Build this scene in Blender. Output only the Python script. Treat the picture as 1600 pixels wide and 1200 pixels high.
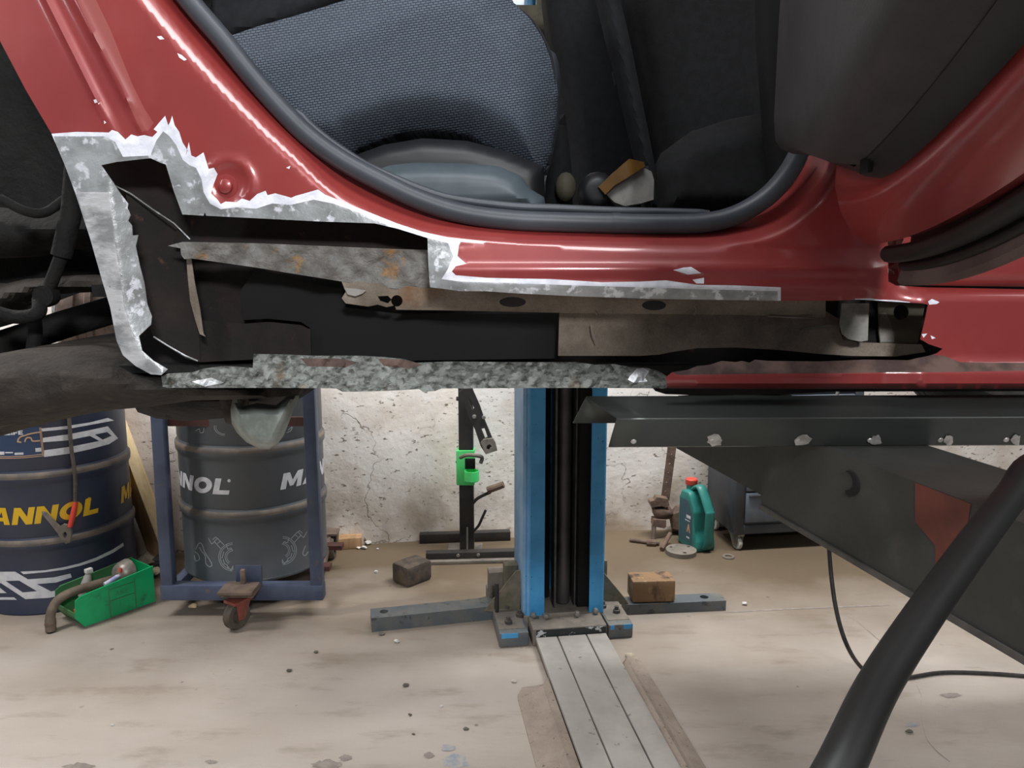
import bpy, bmesh, math, random
import numpy as np
from mathutils import Vector, Matrix
from mathutils.geometry import delaunay_2d_cdt

random.seed(7)
rng = np.random.default_rng(7)
for o in list(bpy.data.objects):
    bpy.data.objects.remove(o, do_unlink=True)
SC = bpy.context.scene
COL = SC.collection

# ------------------------------------------------------------------ camera, world, lights, exposure
H, F, TH = 1.38, 1220.0, math.radians(9.0)
cam = bpy.data.cameras.new('camera')
cam.sensor_width = 36.0
cam.lens = F / 1600 * 36
cam.clip_start = 0.02
camo = bpy.data.objects.new('camera', cam)
COL.objects.link(camo)
camo.location = (0, 0, H)
camo.rotation_euler = (math.radians(90) - TH, 0, 0)
SC.camera = camo
SC.view_settings.view_transform = 'Standard'
SC.view_settings.look = 'None'
SC.view_settings.gamma = 1.0
SC.view_settings.use_curve_mapping = False
SC.view_settings.exposure = 0.0
SC.cycles.use_denoising = True
SC.cycles.max_bounces = 6

w = bpy.data.worlds.new('hall_light')
SC.world = w
w.use_nodes = True
bg = w.node_tree.nodes['Background']
bg.inputs[0].default_value = (0.83, 0.91, 1.0, 1)
bg.inputs[1].default_value = 0.085


def area(name, loc, target, sx, sy, power, col=(1, 1, 1)):
    l = bpy.data.lights.new(name, 'AREA')
    l.shape = 'RECTANGLE'
    l.size, l.size_y = sx, sy
    l.energy = power
    l.color = col
    o = bpy.data.objects.new(name, l)
    COL.objects.link(o)
    o.location = loc
    d = Vector(target) - Vector(loc)
    o.rotation_euler = d.to_track_quat('-Z', 'Y').to_euler()
    o['kind'] = 'structure'
    return o


area('ceiling_light_bay', (0.0, 0.42, 3.1), (0.0, 0.5, 0), 1.3, 0.5, 30, (0.95, 0.98, 1))
area('ceiling_light_key', (0.5, -1.9, 2.7), (0.0, 2.2, 0.3), 0.5, 0.3, 86, (0.98, 0.98, 1))
area('ceiling_light_side', (-2.2, -0.7, 2.9), (-0.6, 1.6, 1.2), 0.3, 1.6, 13, (0.93, 0.97, 1))
area('ceiling_light_right', (2.4, 0.0, 3.0), (1.0, 2.2, 0.3), 0.4, 1.4, 8, (1.0, 0.96, 0.95))
area('ceiling_light_wall', (0.6, 3.0, 3.3), (0.35, 3.85, 0.9), 2.6, 0.25, 178, (1.0, 0.98, 0.95))
area('ceiling_light_left', (-2.6, 2.2, 3.2), (-1.3, 2.8, 0.3), 0.3, 1.2, 70, (1.0, 0.97, 0.94))

# ------------------------------------------------------------------ geometry helpers
ST, CT = math.sin(TH), math.cos(TH)


def ray(px, py):
    u = (px - 800.0) / F
    v = -(py - 600.0) / F
    return np.array([u, CT + v * ST, -ST + v * CT])


def P(px, py, Y):
    d = ray(px, py)
    t = Y / d[1]
    return np.array([d[0] * t, Y, H + d[2] * t])


def G(px, py, z=0.0):
    d = ray(px, py)
    t = (z - H) / d[2]
    return np.array([d[0] * t, d[1] * t, z])


def Parr(px, py, Y):
    u = (px - 800.0) / F
    v = -(py - 600.0) / F
    dy = CT + v * ST
    dz = -ST + v * CT
    t = Y / dy
    return np.stack([u * t, Y + 0 * u, H + dz * t], 1)


def inside(px, py, poly):
    poly = np.asarray(poly, float)
    r = np.zeros(len(px), bool)
    x1, y1 = poly[-1]
    for x2, y2 in poly:
        if y1 != y2:
            c = (y1 > py) != (y2 > py)
            r ^= c & (px < (x2 - x1) * (py - y1) / (y2 - y1) + x1)
        x1, y1 = x2, y2
    return r


def dist(px, py, line, closed=False):
    L = np.asarray(line, float)
    n = len(L)
    best = np.full(len(px), 1e9)
    for i in range(n if closed else n - 1):
        a, b = L[i], L[(i + 1) % n]
        d = b - a
        q = d @ d
        if q == 0:
            continue
        t = np.clip(((px - a[0]) * d[0] + (py - a[1]) * d[1]) / q, 0, 1)
        best = np.minimum(best, np.hypot(px - a[0] - t * d[0], py - a[1] - t * d[1]))
    return best


def smooth_line(pts, n=6):
    """Catmull-Rom through points of any dimension."""
    p = [np.asarray(q, float) for q in pts]
    p = [2 * p[0] - p[1]] + p + [2 * p[-1] - p[-2]]
    out = []
    for i in range(1, len(p) - 2):
        for k in range(n):
            t = k / n
            a, b, c, d = p[i - 1:i + 3]
            out.append(0.5 * (2 * b + (c - a) * t + (2 * a - 5 * b + 4 * c - d) * t * t + (3 * b - a - 3 * c + d) * t ** 3))
    out.append(p[-2])
    return out


class MB:
    def __init__(s):
        s.v, s.f, s.m, s.uv = [], [], [], None

    def add(s, vs, fs, mi=0):
        o = len(s.v)
        s.v.extend([tuple(map(float, q)) for q in vs])
        for f in fs:
            s.f.append(tuple(i + o for i in f))
            s.m.append(mi)
        return s

    def box(s, c, size, M=None, b=0.0, mi=0):
        bm = bmesh.new()
        bmesh.ops.create_cube(bm, size=1)
        for v in bm.verts:
            v.co = Vector((v.co.x * size[0], v.co.y * size[1], v.co.z * size[2]))
        if b > 0:
            bmesh.ops.bevel(bm, geom=list(bm.edges), offset=b, segments=2, affect='EDGES', profile=0.5)
        bm.verts.index_update()
        c = Vector(c)
        vs = []
        for v in bm.verts:
            q = v.co + c if M is None else M @ (v.co + c)
            vs.append(q)
        s.add(vs, [[v.index for v in f.verts] for f in bm.faces], mi)
        bm.free()
        return s

    def bar(s, a, b, wd, th, up=(0, 0, 1), bev=0.0, mi=0):
        """box beam from a to b; wd across, th along up"""
        a, b = Vector(a), Vector(b)
        x = (b - a)
        L = x.length
        x.normalize()
        u = Vector(up)
        y = u.cross(x).normalized()
        z = x.cross(y)
        M = Matrix((x, y, z)).transposed().to_4x4()
        M.translation = (a + b) / 2
        return s.box((0, 0, 0), (L, wd, th), M, bev, mi)

    def tube(s, pts, r, n=10, mi=0, cap=True):
        pts = [Vector(p) for p in pts]
        k = len(pts)
        rr = [r] * k if not hasattr(r, '__len__') else list(r)
        vs, fs = [], []
        t0 = (pts[1] - pts[0]).normalized()
        ref = Vector((0, 0, 1)) if abs(t0.z) < 0.9 else Vector((1, 0, 0))
        nrm = t0.cross(ref).normalized()
        for i in range(k):
            t = (pts[min(i + 1, k - 1)] - pts[max(i - 1, 0)]).normalized()
            nrm = (nrm - t * nrm.dot(t)).normalized()
            bn = t.cross(nrm)
            for j in range(n):
                a = 2 * math.pi * j / n
                vs.append(pts[i] + (nrm * math.cos(a) + bn * math.sin(a)) * rr[i])
        for i in range(k - 1):
            for j in range(n):
                fs.append((i * n + j, i * n + (j + 1) % n, (i + 1) * n + (j + 1) % n, (i + 1) * n + j))
        if cap:
            fs.append(tuple(range(n - 1, -1, -1)))
            fs.append(tuple((k - 1) * n + j for j in range(n)))
        return s.add(vs, fs, mi)

    def lathe(s, prof, M=None, n=40, mi=0, cap=True):
        """prof (r,z); axis z"""
        vs, fs = [], []
        for r, z in prof:
            for j in range(n):
                a = 2 * math.pi * j / n
                q = Vector((r * math.cos(a), r * math.sin(a), z))
                vs.append(q if M is None else M @ q)
        k = len(prof)
        for i in range(k - 1):
            for j in range(n):
                fs.append((i * n + j, i * n + (j + 1) % n, (i + 1) * n + (j + 1) % n, (i + 1) * n + j))
        if cap:
            fs.append(tuple(range(n - 1, -1, -1)))
            fs.append(tuple((k - 1) * n + j for j in range(n)))
        return s.add(vs, fs, mi)

    def prism(s, pts, vec, mi=0):
        n = len(pts)
        p = [np.asarray(q, float) for q in pts]
        v = np.asarray(vec, float)
        vs = p + [q + v for q in p]
        fs = [tuple(range(n)), tuple(range(2 * n - 1, n - 1, -1))]
        fs += [(i, i + n, (i + 1) % n + n, (i + 1) % n) for i in range(n)]
        return s.add(vs, fs, mi)

    def ball(s, c, r, M=None, n=12, mi=0, jit=0.0):
        """ellipsoid, r = 3 radii"""
        vs, fs = [], []
        m = n // 2
        for i in range(m + 1):
            ph = math.pi * i / m
            for j in range(n):
                a = 2 * math.pi * j / n
                k = 1 + (random.random() - .5) * jit if 0 < i < m else 1
                q = Vector((r[0] * math.sin(ph) * math.cos(a) * k, r[1] * math.sin(ph) * math.sin(a) * k, r[2] * math.cos(ph) * k))
                q = q if M is None else M @ q
                vs.append(q + Vector(c))
        for i in range(m):
            for j in range(n):
                fs.append((i * n + j, (i + 1) * n + j, (i + 1) * n + (j + 1) % n, i * n + (j + 1) % n))
        return s.add(vs, fs, mi)


def ORG(p):
    while p is not None and p.parent is not None:
        p = p.parent
    return np.array(p.location) if p is not None and p.type == 'EMPTY' else np.zeros(3)


def OBJ(name, mb, mats, parent=None, smooth=35, fix=True):
    me = bpy.data.meshes.new(name)
    o0 = ORG(parent)
    me.from_pydata([tuple(np.asarray(q) - o0) for q in mb.v], [], mb.f)
    if not isinstance(mats, (list, tuple)):
        mats = [mats]
    for m in mats:
        me.materials.append(m)
    if len(mats) > 1:
        me.polygons.foreach_set('material_index', mb.m)
    if mb.uv is not None:
        ul = me.uv_layers.new(name='UVMap')
        li = np.zeros(len(me.loops), np.int32)
        me.loops.foreach_get('vertex_index', li)
        ul.data.foreach_set('uv', np.asarray(mb.uv, np.float32)[li].ravel())
    if fix:
        bm = bmesh.new()
        bm.from_mesh(me)
        bmesh.ops.recalc_face_normals(bm, faces=bm.faces)
        bm.to_mesh(me)
        bm.free()
    if smooth:
        me.polygons.foreach_set('use_smooth', [True] * len(me.polygons))
        me.set_sharp_from_angle(angle=math.radians(smooth))
    me.update()
    o = bpy.data.objects.new(name, me)
    COL.objects.link(o)
    if parent is not None:
        o.parent = parent
    return o


def tag(o, label=None, cat=None, group=None, kind=None):
    if label:
        o['label'] = label
    if cat:
        o['category'] = cat
    if group:
        o['group'] = group
    if kind:
        o['kind'] = kind
    return o


def THING(name, loc, label, cat, group=None):
    o = bpy.data.objects.new(name, None)
    o.empty_display_size = 0.05
    COL.objects.link(o)
    o.location = [float(q) for q in loc]
    return tag(o, label, cat, group)


def sheet_mb(outline, Y, step=8.0, holes=(), regions=(), thick=0.0015, mapper=None, tdir=(0, 1, 0), pillow=None, back=True, grid=True, uvrot=0.0):
    """A sheet-metal / padded skin cut to an outline (px), placed at real distance Y (number or function), given real thickness.
    regions: [(polygon, material index)] cut crisply into the sheet."""
    vs, ed = [], []

    def loop(poly, closed=True):
        pts = []
        n = len(poly)
        for i in range(n if closed else n - 1):
            a = np.asarray(poly[i], float)
            b = np.asarray(poly[(i + 1) % n], float)
            k = max(1, int(np.hypot(*(b - a)) // step))
            for j in range(k):
                pts.append(a + (b - a) * j / k)
        o = len(vs)
        vs.extend(pts)
        ed.extend([(o + i, o + (i + 1) % len(pts)) for i in range(len(pts))])

    loop(outline)
    for h in holes:
        loop(h)
    for poly, _ in regions:
        loop(poly)
    O = np.asarray(outline, float)
    if grid:
        gx, gy = np.meshgrid(np.arange(O[:, 0].min(), O[:, 0].max(), step), np.arange(O[:, 1].min(), O[:, 1].max(), step))
        gx, gy = gx.ravel(), gy.ravel()
        gx = gx + (np.round((gy - O[:, 1].min()) / step) % 2) * step / 2
        ok = inside(gx, gy, O) & (dist(gx, gy, O, True) > step * .45)
        for h in holes:
            ok &= ~inside(gx, gy, h) & (dist(gx, gy, h, True) > step * .45)
        for poly, _ in regions:
            ok &= dist(gx, gy, poly, True) > step * .3
        vs.extend(np.stack([gx[ok], gy[ok]], 1))
    r = delaunay_2d_cdt([Vector((float(a), float(b))) for a, b in vs], ed, [], 0, 1e-4, False)
    V = np.array([[q.x, q.y] for q in r[0]])
    T = np.array([f for f in r[2] if len(f) == 3])
    C = V[T].mean(1)
    ok = inside(C[:, 0], C[:, 1], O)
    for h in holes:
        ok &= ~inside(C[:, 0], C[:, 1], h)
    T, C = T[ok], C[ok]
    mi = np.zeros(len(T), int)
    for poly, k in regions:
        mi[inside(C[:, 0], C[:, 1], poly)] = k
    if mapper is None:
        Yv = Y(V[:, 0], V[:, 1]) if callable(Y) else np.full(len(V), float(Y))
        if pillow:
            d = dist(V[:, 0], V[:, 1], O, True)
            t = np.clip(d / pillow[0], 0, 1)
            Yv = Yv - pillow[1] * np.sin(t * math.pi / 2)
        W = Parr(V[:, 0], V[:, 1], Yv)
    else:
        W = mapper(V[:, 0], V[:, 1])
    n = len(V)
    # orient to the camera side
    a, b, c = W[T[:, 0]], W[T[:, 1]], W[T[:, 2]]
    nn = np.cross(b - a, c - a)
    flip = np.einsum('ij,ij->i', nn, a - np.array([0, 0, H])) > 0
    T[flip] = T[flip][:, ::-1]
    mb = MB()
    F_ = [tuple(map(int, t)) for t in T]
    M_ = [int(q) for q in mi]
    verts = list(W)
    if back and thick > 0:
        td = np.asarray(tdir, float)
        verts += list(W + td * thick)
        F_ += [tuple(int(q) + n for q in t[::-1]) for t in T]
        M_ += [int(q) for q in mi]
        edges = {}
        for t, k in zip(T, mi):
            for i in range(3):
                e = (int(t[i]), int(t[(i + 1) % 3]))
                edges[e] = k
        for (i, j), k in edges.items():
            if (j, i) not in edges:
                F_.append((j, i, i + n, j + n))
                M_.append(int(k))
    mb.v = [tuple(q) for q in verts]
    mb.f = F_
    mb.m = M_
    cu, su = math.cos(uvrot), math.sin(uvrot)
    U = np.stack([V[:, 0] * cu - V[:, 1] * su, V[:, 0] * su + V[:, 1] * cu], 1) / 1000
    mb.uv = np.concatenate([U, U]) if len(verts) == 2 * n else U
    return mb


def SHEET(name, outline, Y, mats, parent=None, smooth=40, **k):
    return OBJ(name, sheet_mb(outline, Y, **k), mats, parent, smooth, fix=False)


def circ(cx, cy, rx, ry=None, n=16, a0=0, a1=360):
    ry = rx if ry is None else ry
    return [(cx + rx * math.cos(math.radians(a0 + (a1 - a0) * i / n)), cy + ry * math.sin(math.radians(a0 + (a1 - a0) * i / n))) for i in range(n if a1 - a0 == 360 else n + 1)]


# ------------------------------------------------------------------ materials
def lin(c):
    r = []
    for q in c[:3]:
        q = q / 255.0
        r.append(q / 12.92 if q <= 0.04045 else ((q + 0.055) / 1.055) ** 2.4)
    return (*r, 1.0)


def mat(name, c1, c2=None, scale=10, lo=0.42, hi=0.6, c3=None, s3=60, lo3=0.6, hi3=0.66, rough=0.5, metal=0.0, bump=0.0, bs=80, coat=0.0, stretch=(1, 1, 1), st3=(1, 1, 1), detail=5, spec=0.5, fine=0.0, rough2=None, bd=0.004):
    m = bpy.data.materials.new(name)
    m.use_nodes = True
    nt = m.node_tree
    N, L = nt.nodes, nt.links
    b = N['Principled BSDF']
    b.inputs['Roughness'].default_value = rough
    b.inputs['Metallic'].default_value = metal
    b.inputs['Coat Weight'].default_value = coat
    b.inputs['Coat Roughness'].default_value = 0.12
    b.inputs['Specular IOR Level'].default_value = spec
    tc = N.new('ShaderNodeTexCoord')

    def noise(sc, st, det=detail, rgh=0.6):
        mp = N.new('ShaderNodeMapping')
        mp.inputs['Scale'].default_value = st
        L.new(tc.outputs['Object'], mp.inputs[0])
        n = N.new('ShaderNodeTexNoise')
        n.inputs['Scale'].default_value = sc
        n.inputs['Detail'].default_value = det
        n.inputs['Roughness'].default_value = rgh
        L.new(mp.outputs[0], n.inputs['Vector'])
        return n

    def mask(n, lo, hi):
        r = N.new('ShaderNodeMapRange')
        r.inputs['From Min'].default_value = lo
        r.inputs['From Max'].default_value = hi
        L.new(n.outputs['Fac'], r.inputs['Value'])
        return r

    def mix(fac, a, bb):
        x = N.new('ShaderNodeMix')
        x.data_type = 'RGBA'
        L.new(fac, x.inputs[0])
        for sock, val in ((x.inputs[6], a), (x.inputs[7], bb)):
            if isinstance(val, tuple):
                sock.default_value = val
            else:
                L.new(val, sock)
        return x.outputs[2]

    col = lin(c1)
    f1 = None
    if c2 is not None:
        f1 = mask(noise(scale, stretch), lo, hi).outputs[0]
        col = mix(f1, col, lin(c2))
    if c3 is not None:
        f3 = mask(noise(s3, st3), lo3, hi3).outputs[0]
        col = mix(f3, col, lin(c3))
    if fine:
        n = noise(350, (1, 1, 1), 2)
        x = N.new('ShaderNodeMix')
        x.data_type = 'RGBA'
        x.blend_type = 'OVERLAY'
        x.inputs[0].default_value = fine
        if isinstance(col, tuple):
            x.inputs[6].default_value = col
        else:
            L.new(col, x.inputs[6])
        L.new(n.outputs['Fac'], x.inputs[7])
        col = x.outputs[2]
    if isinstance(col, tuple):
        b.inputs['Base Color'].default_value = col
    else:
        L.new(col, b.inputs['Base Color'])
    if rough2 is not None and f1 is not None:
        r = N.new('ShaderNodeMapRange')
        r.inputs['To Min'].default_value = rough
        r.inputs['To Max'].default_value = rough2
        L.new(f1, r.inputs['Value'])
        L.new(r.outputs[0], b.inputs['Roughness'])
    if bump:
        n = noise(bs, stretch, 6)
        bp = N.new('ShaderNodeBump')
        bp.inputs['Strength'].default_value = bump
        bp.inputs['Distance'].default_value = bd
        L.new(n.outputs['Fac'], bp.inputs['Height'])
        L.new(bp.outputs[0], b.inputs['Normal'])
    return m


M = {}
M['red'] = mat('red_paint', (150, 56, 52), (138, 48, 48), 3, rough=0.38, metal=0.15, coat=1.0, c3=(150, 62, 60), s3=9, lo3=.5, hi3=.75)
M['dullred'] = mat('dull_red_paint', (148, 74, 70), (146, 62, 58), 7, .4, .65, rough=.46, coat=.3, stretch=(3, 1, .4))  # paler, duller red for the band beside the C-pillar creases
M['bare'] = mat('ground_steel', (164, 167, 168), (128, 130, 130), 22, .4, .65, c3=(214, 216, 222), s3=45, lo3=.55, hi3=.62, rough=0.38, metal=0.3, bump=.35, bs=60)
M['primer'] = mat('white_filler', (232, 233, 242), (210, 212, 222), 40, rough=.5, bump=.3, bs=90)
M['weldstrip'] = mat('brushed_weld_steel', (196, 196, 198), (140, 142, 142), 30, .45, .6, rough=.3, metal=.25, c3=(60, 56, 52), s3=70, lo3=.64, hi3=.7, stretch=(.5, 1, 1), bump=.4)
M['torn'] = mat('dirty_torn_edge', (100, 78, 70), (66, 50, 46), 22, rough=.8, bump=.3)
M['hem'] = mat('brown_hem_primer', (98, 80, 76), (82, 66, 62), 9, rough=.6, bump=.1)
M['galv'] = mat('pitted_zinc', (118, 121, 116), (66, 67, 62), 120, .46, .62, rough=.5, metal=.35, c3=(104, 80, 56), s3=16, lo3=.6, hi3=.72, bump=.6, bs=120, stretch=(.6, 1, 1))
M['galvbright'] = mat('bright_weld_metal', (236, 238, 240), (190, 194, 196), 60, rough=.3, metal=.5, bump=.5)
M['cavity'] = mat('dark_rust', (21, 16, 14), (36, 25, 20), 14, .45, .65, c3=(76, 48, 34), s3=30, lo3=.64, hi3=.72, rough=.85, bump=.5)
M['black'] = mat('black_cavity', (10, 10, 10), rough=.9)
M['rustgrey'] = mat('rusty_grey_steel', (150, 149, 146), (116, 113, 108), 30, .4, .6, c3=(176, 134, 80), s3=20, lo3=.58, hi3=.68, rough=.7, metal=.2, bump=1.0, bs=60, bd=.008)
M['beige'] = mat('old_underseal_panel', (142, 130, 116), (106, 96, 84), 14, .4, .65, c3=(118, 86, 56), s3=11, lo3=.6, hi3=.75, rough=.75, bump=.5, fine=.3)
M['pale'] = mat('pale_primed_steel', (150, 148, 142), (120, 116, 106), 25, rough=.65, bump=.3)
M['olive'] = mat('olive_steel', (104, 100, 82), (88, 84, 70), 20, rough=.7, bump=.3)
M['rubber'] = mat('grey_rubber_seal', (66, 70, 76), (58, 62, 68), 9, rough=.45, spec=.4)
M['hose'] = mat('black_rubber_hose', (25, 25, 24), (19, 19, 18), 10, rough=.5)
M['plastic_grey'] = mat('slate_grey_plastic', (70, 80, 86), (62, 72, 78), 20, rough=.5)
M['plastic_dark'] = mat('dark_plastic', (20, 22, 26), rough=.5)
M['trim'] = mat('door_trim_plastic', (54, 52, 54), (47, 45, 47), 25, rough=.62, bump=.15, bs=400)
M['cloth'] = mat('dark_seat_cloth', (30, 32, 36), (23, 25, 28), 60, rough=.95, bump=.3, bs=500)
M['cloth2'] = mat('black_seat_cloth', (27, 27, 29), (19, 19, 20), 60, rough=.95, bump=.3, bs=500)
M['under'] = mat('underseal_grime', (62, 55, 48), (40, 35, 30), 9, .4, .62, c3=(82, 72, 62), s3=22, lo3=.6, hi3=.75, rough=.9, bump=.8, bs=50, bd=.01)
M['darkunder'] = mat('black_underseal', (18, 16, 14), (12, 11, 10), 10, rough=.85, bump=.6, bs=40, bd=.01)
M['flap'] = mat('milky_plastic', (150, 158, 152), (110, 116, 110), 18, .42, .62, rough=.4, bump=.3, bs=30)
M['tape'] = mat('brown_tape', (112, 80, 36), (92, 64, 28), 25, rough=.3)
M['paperwhite'] = mat('pale_card', (156, 153, 147), (134, 130, 126), 20, rough=.7)
M['channel'] = mat('zinc_coated_steel', (74, 78, 76), (60, 63, 61), 7, .4, .65, c3=(54, 52, 46), s3=4, lo3=.55, hi3=.75, rough=.35, metal=.55, stretch=(.3, 1, 1))
M['channel_spot'] = mat('ground_spot', (190, 186, 182), (150, 146, 142), 60, rough=.35, metal=.4)
M['arm'] = mat('lift_arm_grey', (60, 61, 58), (50, 50, 46), 5, .4, .65, c3=(68, 66, 60), s3=16, lo3=.6, hi3=.75, rough=.6, bump=.2)
M['armred'] = mat('red_marker_paint', (106, 52, 40), (88, 44, 34), 20, rough=.6)
M['blue'] = mat('lift_blue_paint', (74, 166, 224), (64, 154, 214), 12, c3=(28, 72, 104), s3=70, lo3=.66, hi3=.7, rough=.4)
M['blueedge'] = mat('pale_blue_paint', (140, 178, 212), (118, 162, 204), 12, rough=.45)
M['steel'] = mat('dusty_dark_steel', (96, 92, 88), (76, 74, 72), 18, .4, .6, rough=.55, metal=.3, bump=.2)
M['cyl'] = mat('dusty_ram_steel', (86, 82, 82), (74, 70, 70), 9, rough=.45, metal=.3)
M['dusty'] = mat('floor_dust_steel', (134, 126, 116), (112, 106, 98), 12, .4, .62, c3=(90, 92, 94), s3=28, lo3=.6, hi3=.7, rough=.65, bump=.3)
M['cover'] = mat('worn_aluminium_cover', (188, 184, 179), (166, 162, 157), 6, .4, .65, c3=(128, 126, 124), s3=34, lo3=.66, hi3=.7, rough=.5, metal=.1)
M['tread'] = mat('dirty_tread_plate', (178, 164, 152), (154, 140, 128), 7, .4, .65, c3=(108, 98, 88), s3=60, lo3=.62, hi3=.7, rough=.7, bump=.9, bs=70, bd=.008)
M['peel'] = mat('peeling_black_paint', (40, 44, 46), (196, 198, 200), 26, .58, .61, rough=.5, metal=.2, stretch=(1, 1, 1.6))
M['gusset'] = mat('olive_dusty_plate', (104, 100, 82), (128, 120, 104), 18, .42, .62, rough=.75, bump=.4)
M['footbar'] = mat('grey_channel_paint', (92, 100, 106), (112, 112, 108), 9, .42, .6, c3=(70, 74, 78), s3=24, rough=.5, bump=.2)
M['navy'] = mat('navy_drum_paint', (46, 53, 74), (56, 61, 78), 5, .4, .65, rough=.38, c3=(58, 60, 70), s3=18, lo3=.6, hi3=.8)
M['greydrum'] = mat('graphite_drum_paint', (76, 82, 87), (84, 87, 91), 5, .4, .65, rough=.42, c3=(84, 82, 80), s3=20, lo3=.64, hi3=.8)
M['drumdust'] = mat('dusty_rib', (118, 108, 98), (92, 86, 82), 12, rough=.6)
M['yellow'] = mat('yellow_print', (214, 172, 30), rough=.45)
M['whiteprint'] = mat('white_print', (214, 216, 220), (198, 200, 206), 30, rough=.5)
M['greyprint'] = mat('grey_line_print', (150, 158, 160), rough=.5)
M['peach'] = mat('peach_print', (196, 160, 128), rough=.5)
M['labelblue'] = mat('label_blue', (48, 66, 96), rough=.5)
M['trolley'] = mat('trolley_blue_paint', (76, 86, 108), (66, 75, 97), 9, c3=(96, 88, 80), s3=24, lo3=.66, hi3=.72, rough=.5)
M['oxide'] = mat('red_oxide_steel', (88, 50, 46), (70, 44, 40), 20, rough=.7)
M['castorred'] = mat('castor_red_paint', (150, 78, 66), (120, 70, 60), 24, rough=.6)
M['brownsteel'] = mat('rust_dust_steel', (118, 100, 88), (96, 82, 74), 24, .4, .6, rough=.75, bump=.4)
M['tyre'] = mat('dusty_castor_rubber', (92, 84, 74), (76, 70, 62), 20, rough=.8)
M['blacktyre'] = mat('tyre_rubber', (34, 33, 33), (26, 25, 25), 20, rough=.8, bump=.4)
M['green'] = mat('green_plastic', (16, 164, 102), (18, 150, 92), 9, c3=(36, 92, 58), s3=14, lo3=.62, hi3=.75, rough=.4)
M['greenin'] = mat('dusty_green_plastic', (58, 124, 74), (74, 118, 76), 14, rough=.6)
M['brightgreen'] = mat('bright_green_paint', (74, 226, 120), (96, 210, 122), 20, rough=.45)
M['stand'] = mat('stand_black_paint', (42, 40, 40), (54, 50, 48), 12, rough=.45)
M['wood_light'] = mat('sawn_pine', (238, 216, 172), (222, 196, 150), 30, stretch=(1, 1, .15), rough=.8)
M['wood_dark'] = mat('weathered_board', (190, 152, 114), (160, 126, 92), 26, stretch=(1, 1, .2), rough=.85)
M['wood_block'] = mat('grimy_wood_block', (146, 116, 86), (54, 46, 44), 16, .5, .66, rough=.85, c3=(166, 140, 106), s3=30, stretch=(1, 1, .5))
M['wood_black'] = mat('oily_wood_block', (66, 58, 54), (92, 80, 68), 20, rough=.8, bump=.4)
M['pipe'] = mat('rusty_exhaust_pipe', (112, 98, 84), (92, 80, 70), 20, rough=.75, bump=.4)
M['can'] = mat('dusty_tin', (120, 112, 102), (150, 146, 140), 20, .45, .65, c3=(188, 110, 90), s3=12, lo3=.66, hi3=.7, rough=.4, metal=.3)
M['white'] = mat('white_plastic', (226, 224, 220), (200, 196, 190), 25, rough=.5)
M['lilac'] = mat('lilac_print_plastic', (170, 176, 220), (226, 226, 236), 30, rough=.4)
M['redplastic'] = mat('red_plastic', (206, 70, 54), rough=.45)
M['teal'] = mat('teal_plastic', (48, 128, 120), (42, 114, 108), 10, rough=.4)
M['tealdark'] = mat('teal_label_print', (58, 96, 104), (66, 88, 100), 20, rough=.45)
M['rusty'] = mat('brown_rusted_iron', (112, 92, 80), (92, 74, 64), 24, rough=.85, bump=.6)
M['cabinet'] = mat('cabinet_grey_paint', (74, 78, 84), (66, 70, 76), 8, rough=.45)
M['cabinetlight'] = mat('cabinet_blue_grey', (118, 126, 138), (104, 112, 124), 10, rough=.45)
M['rubble'] = mat('broken_plaster', (196, 184, 162), (160, 148, 128), 14, rough=.9, bump=.6)
M['rubbledark'] = mat('dirty_stone', (112, 106, 98), (88, 82, 76), 14, rough=.9, bump=.6)
M['cable'] = mat('black_cable', (44, 42, 42), (60, 56, 54), 30, rough=.6)
M['cabledust'] = mat('dusty_cable', (92, 84, 76), (70, 64, 60), 30, rough=.7)
M['bolt'] = mat('bolt_steel', (150, 146, 140), rough=.4, metal=.5)
M['stickerred'] = mat('red_sticker', (190, 70, 74), rough=.4)

# seat cloth with a woven dash pattern
m = bpy.data.materials.new('woven_seat_fabric')
m.use_nodes = True
N, L = m.node_tree.nodes, m.node_tree.links
b = N['Principled BSDF']
b.inputs['Roughness'].default_value = .85
uvn = N.new('ShaderNodeUVMap')
br = N.new('ShaderNodeTexBrick')
br.inputs['Scale'].default_value = 64
br.inputs['Mortar Size'].default_value = .07
br.inputs['Mortar Smooth'].default_value = .9
br.inputs['Color1'].default_value = lin((88, 98, 110))
br.inputs['Color2'].default_value = lin((78, 88, 100))
br.inputs['Mortar'].default_value = lin((34, 39, 48))
L.new(uvn.outputs[0], br.inputs['Vector'])
L.new(br.outputs['Color'], b.inputs['Base Color'])
bp = N.new('ShaderNodeBump')
bp.inputs['Strength'].default_value = .5
bp.inputs['Distance'].default_value = .003
bp.invert = True
L.new(br.outputs['Fac'], bp.inputs['Height'])
L.new(bp.outputs[0], b.inputs['Normal'])
M['weave'] = m


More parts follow.
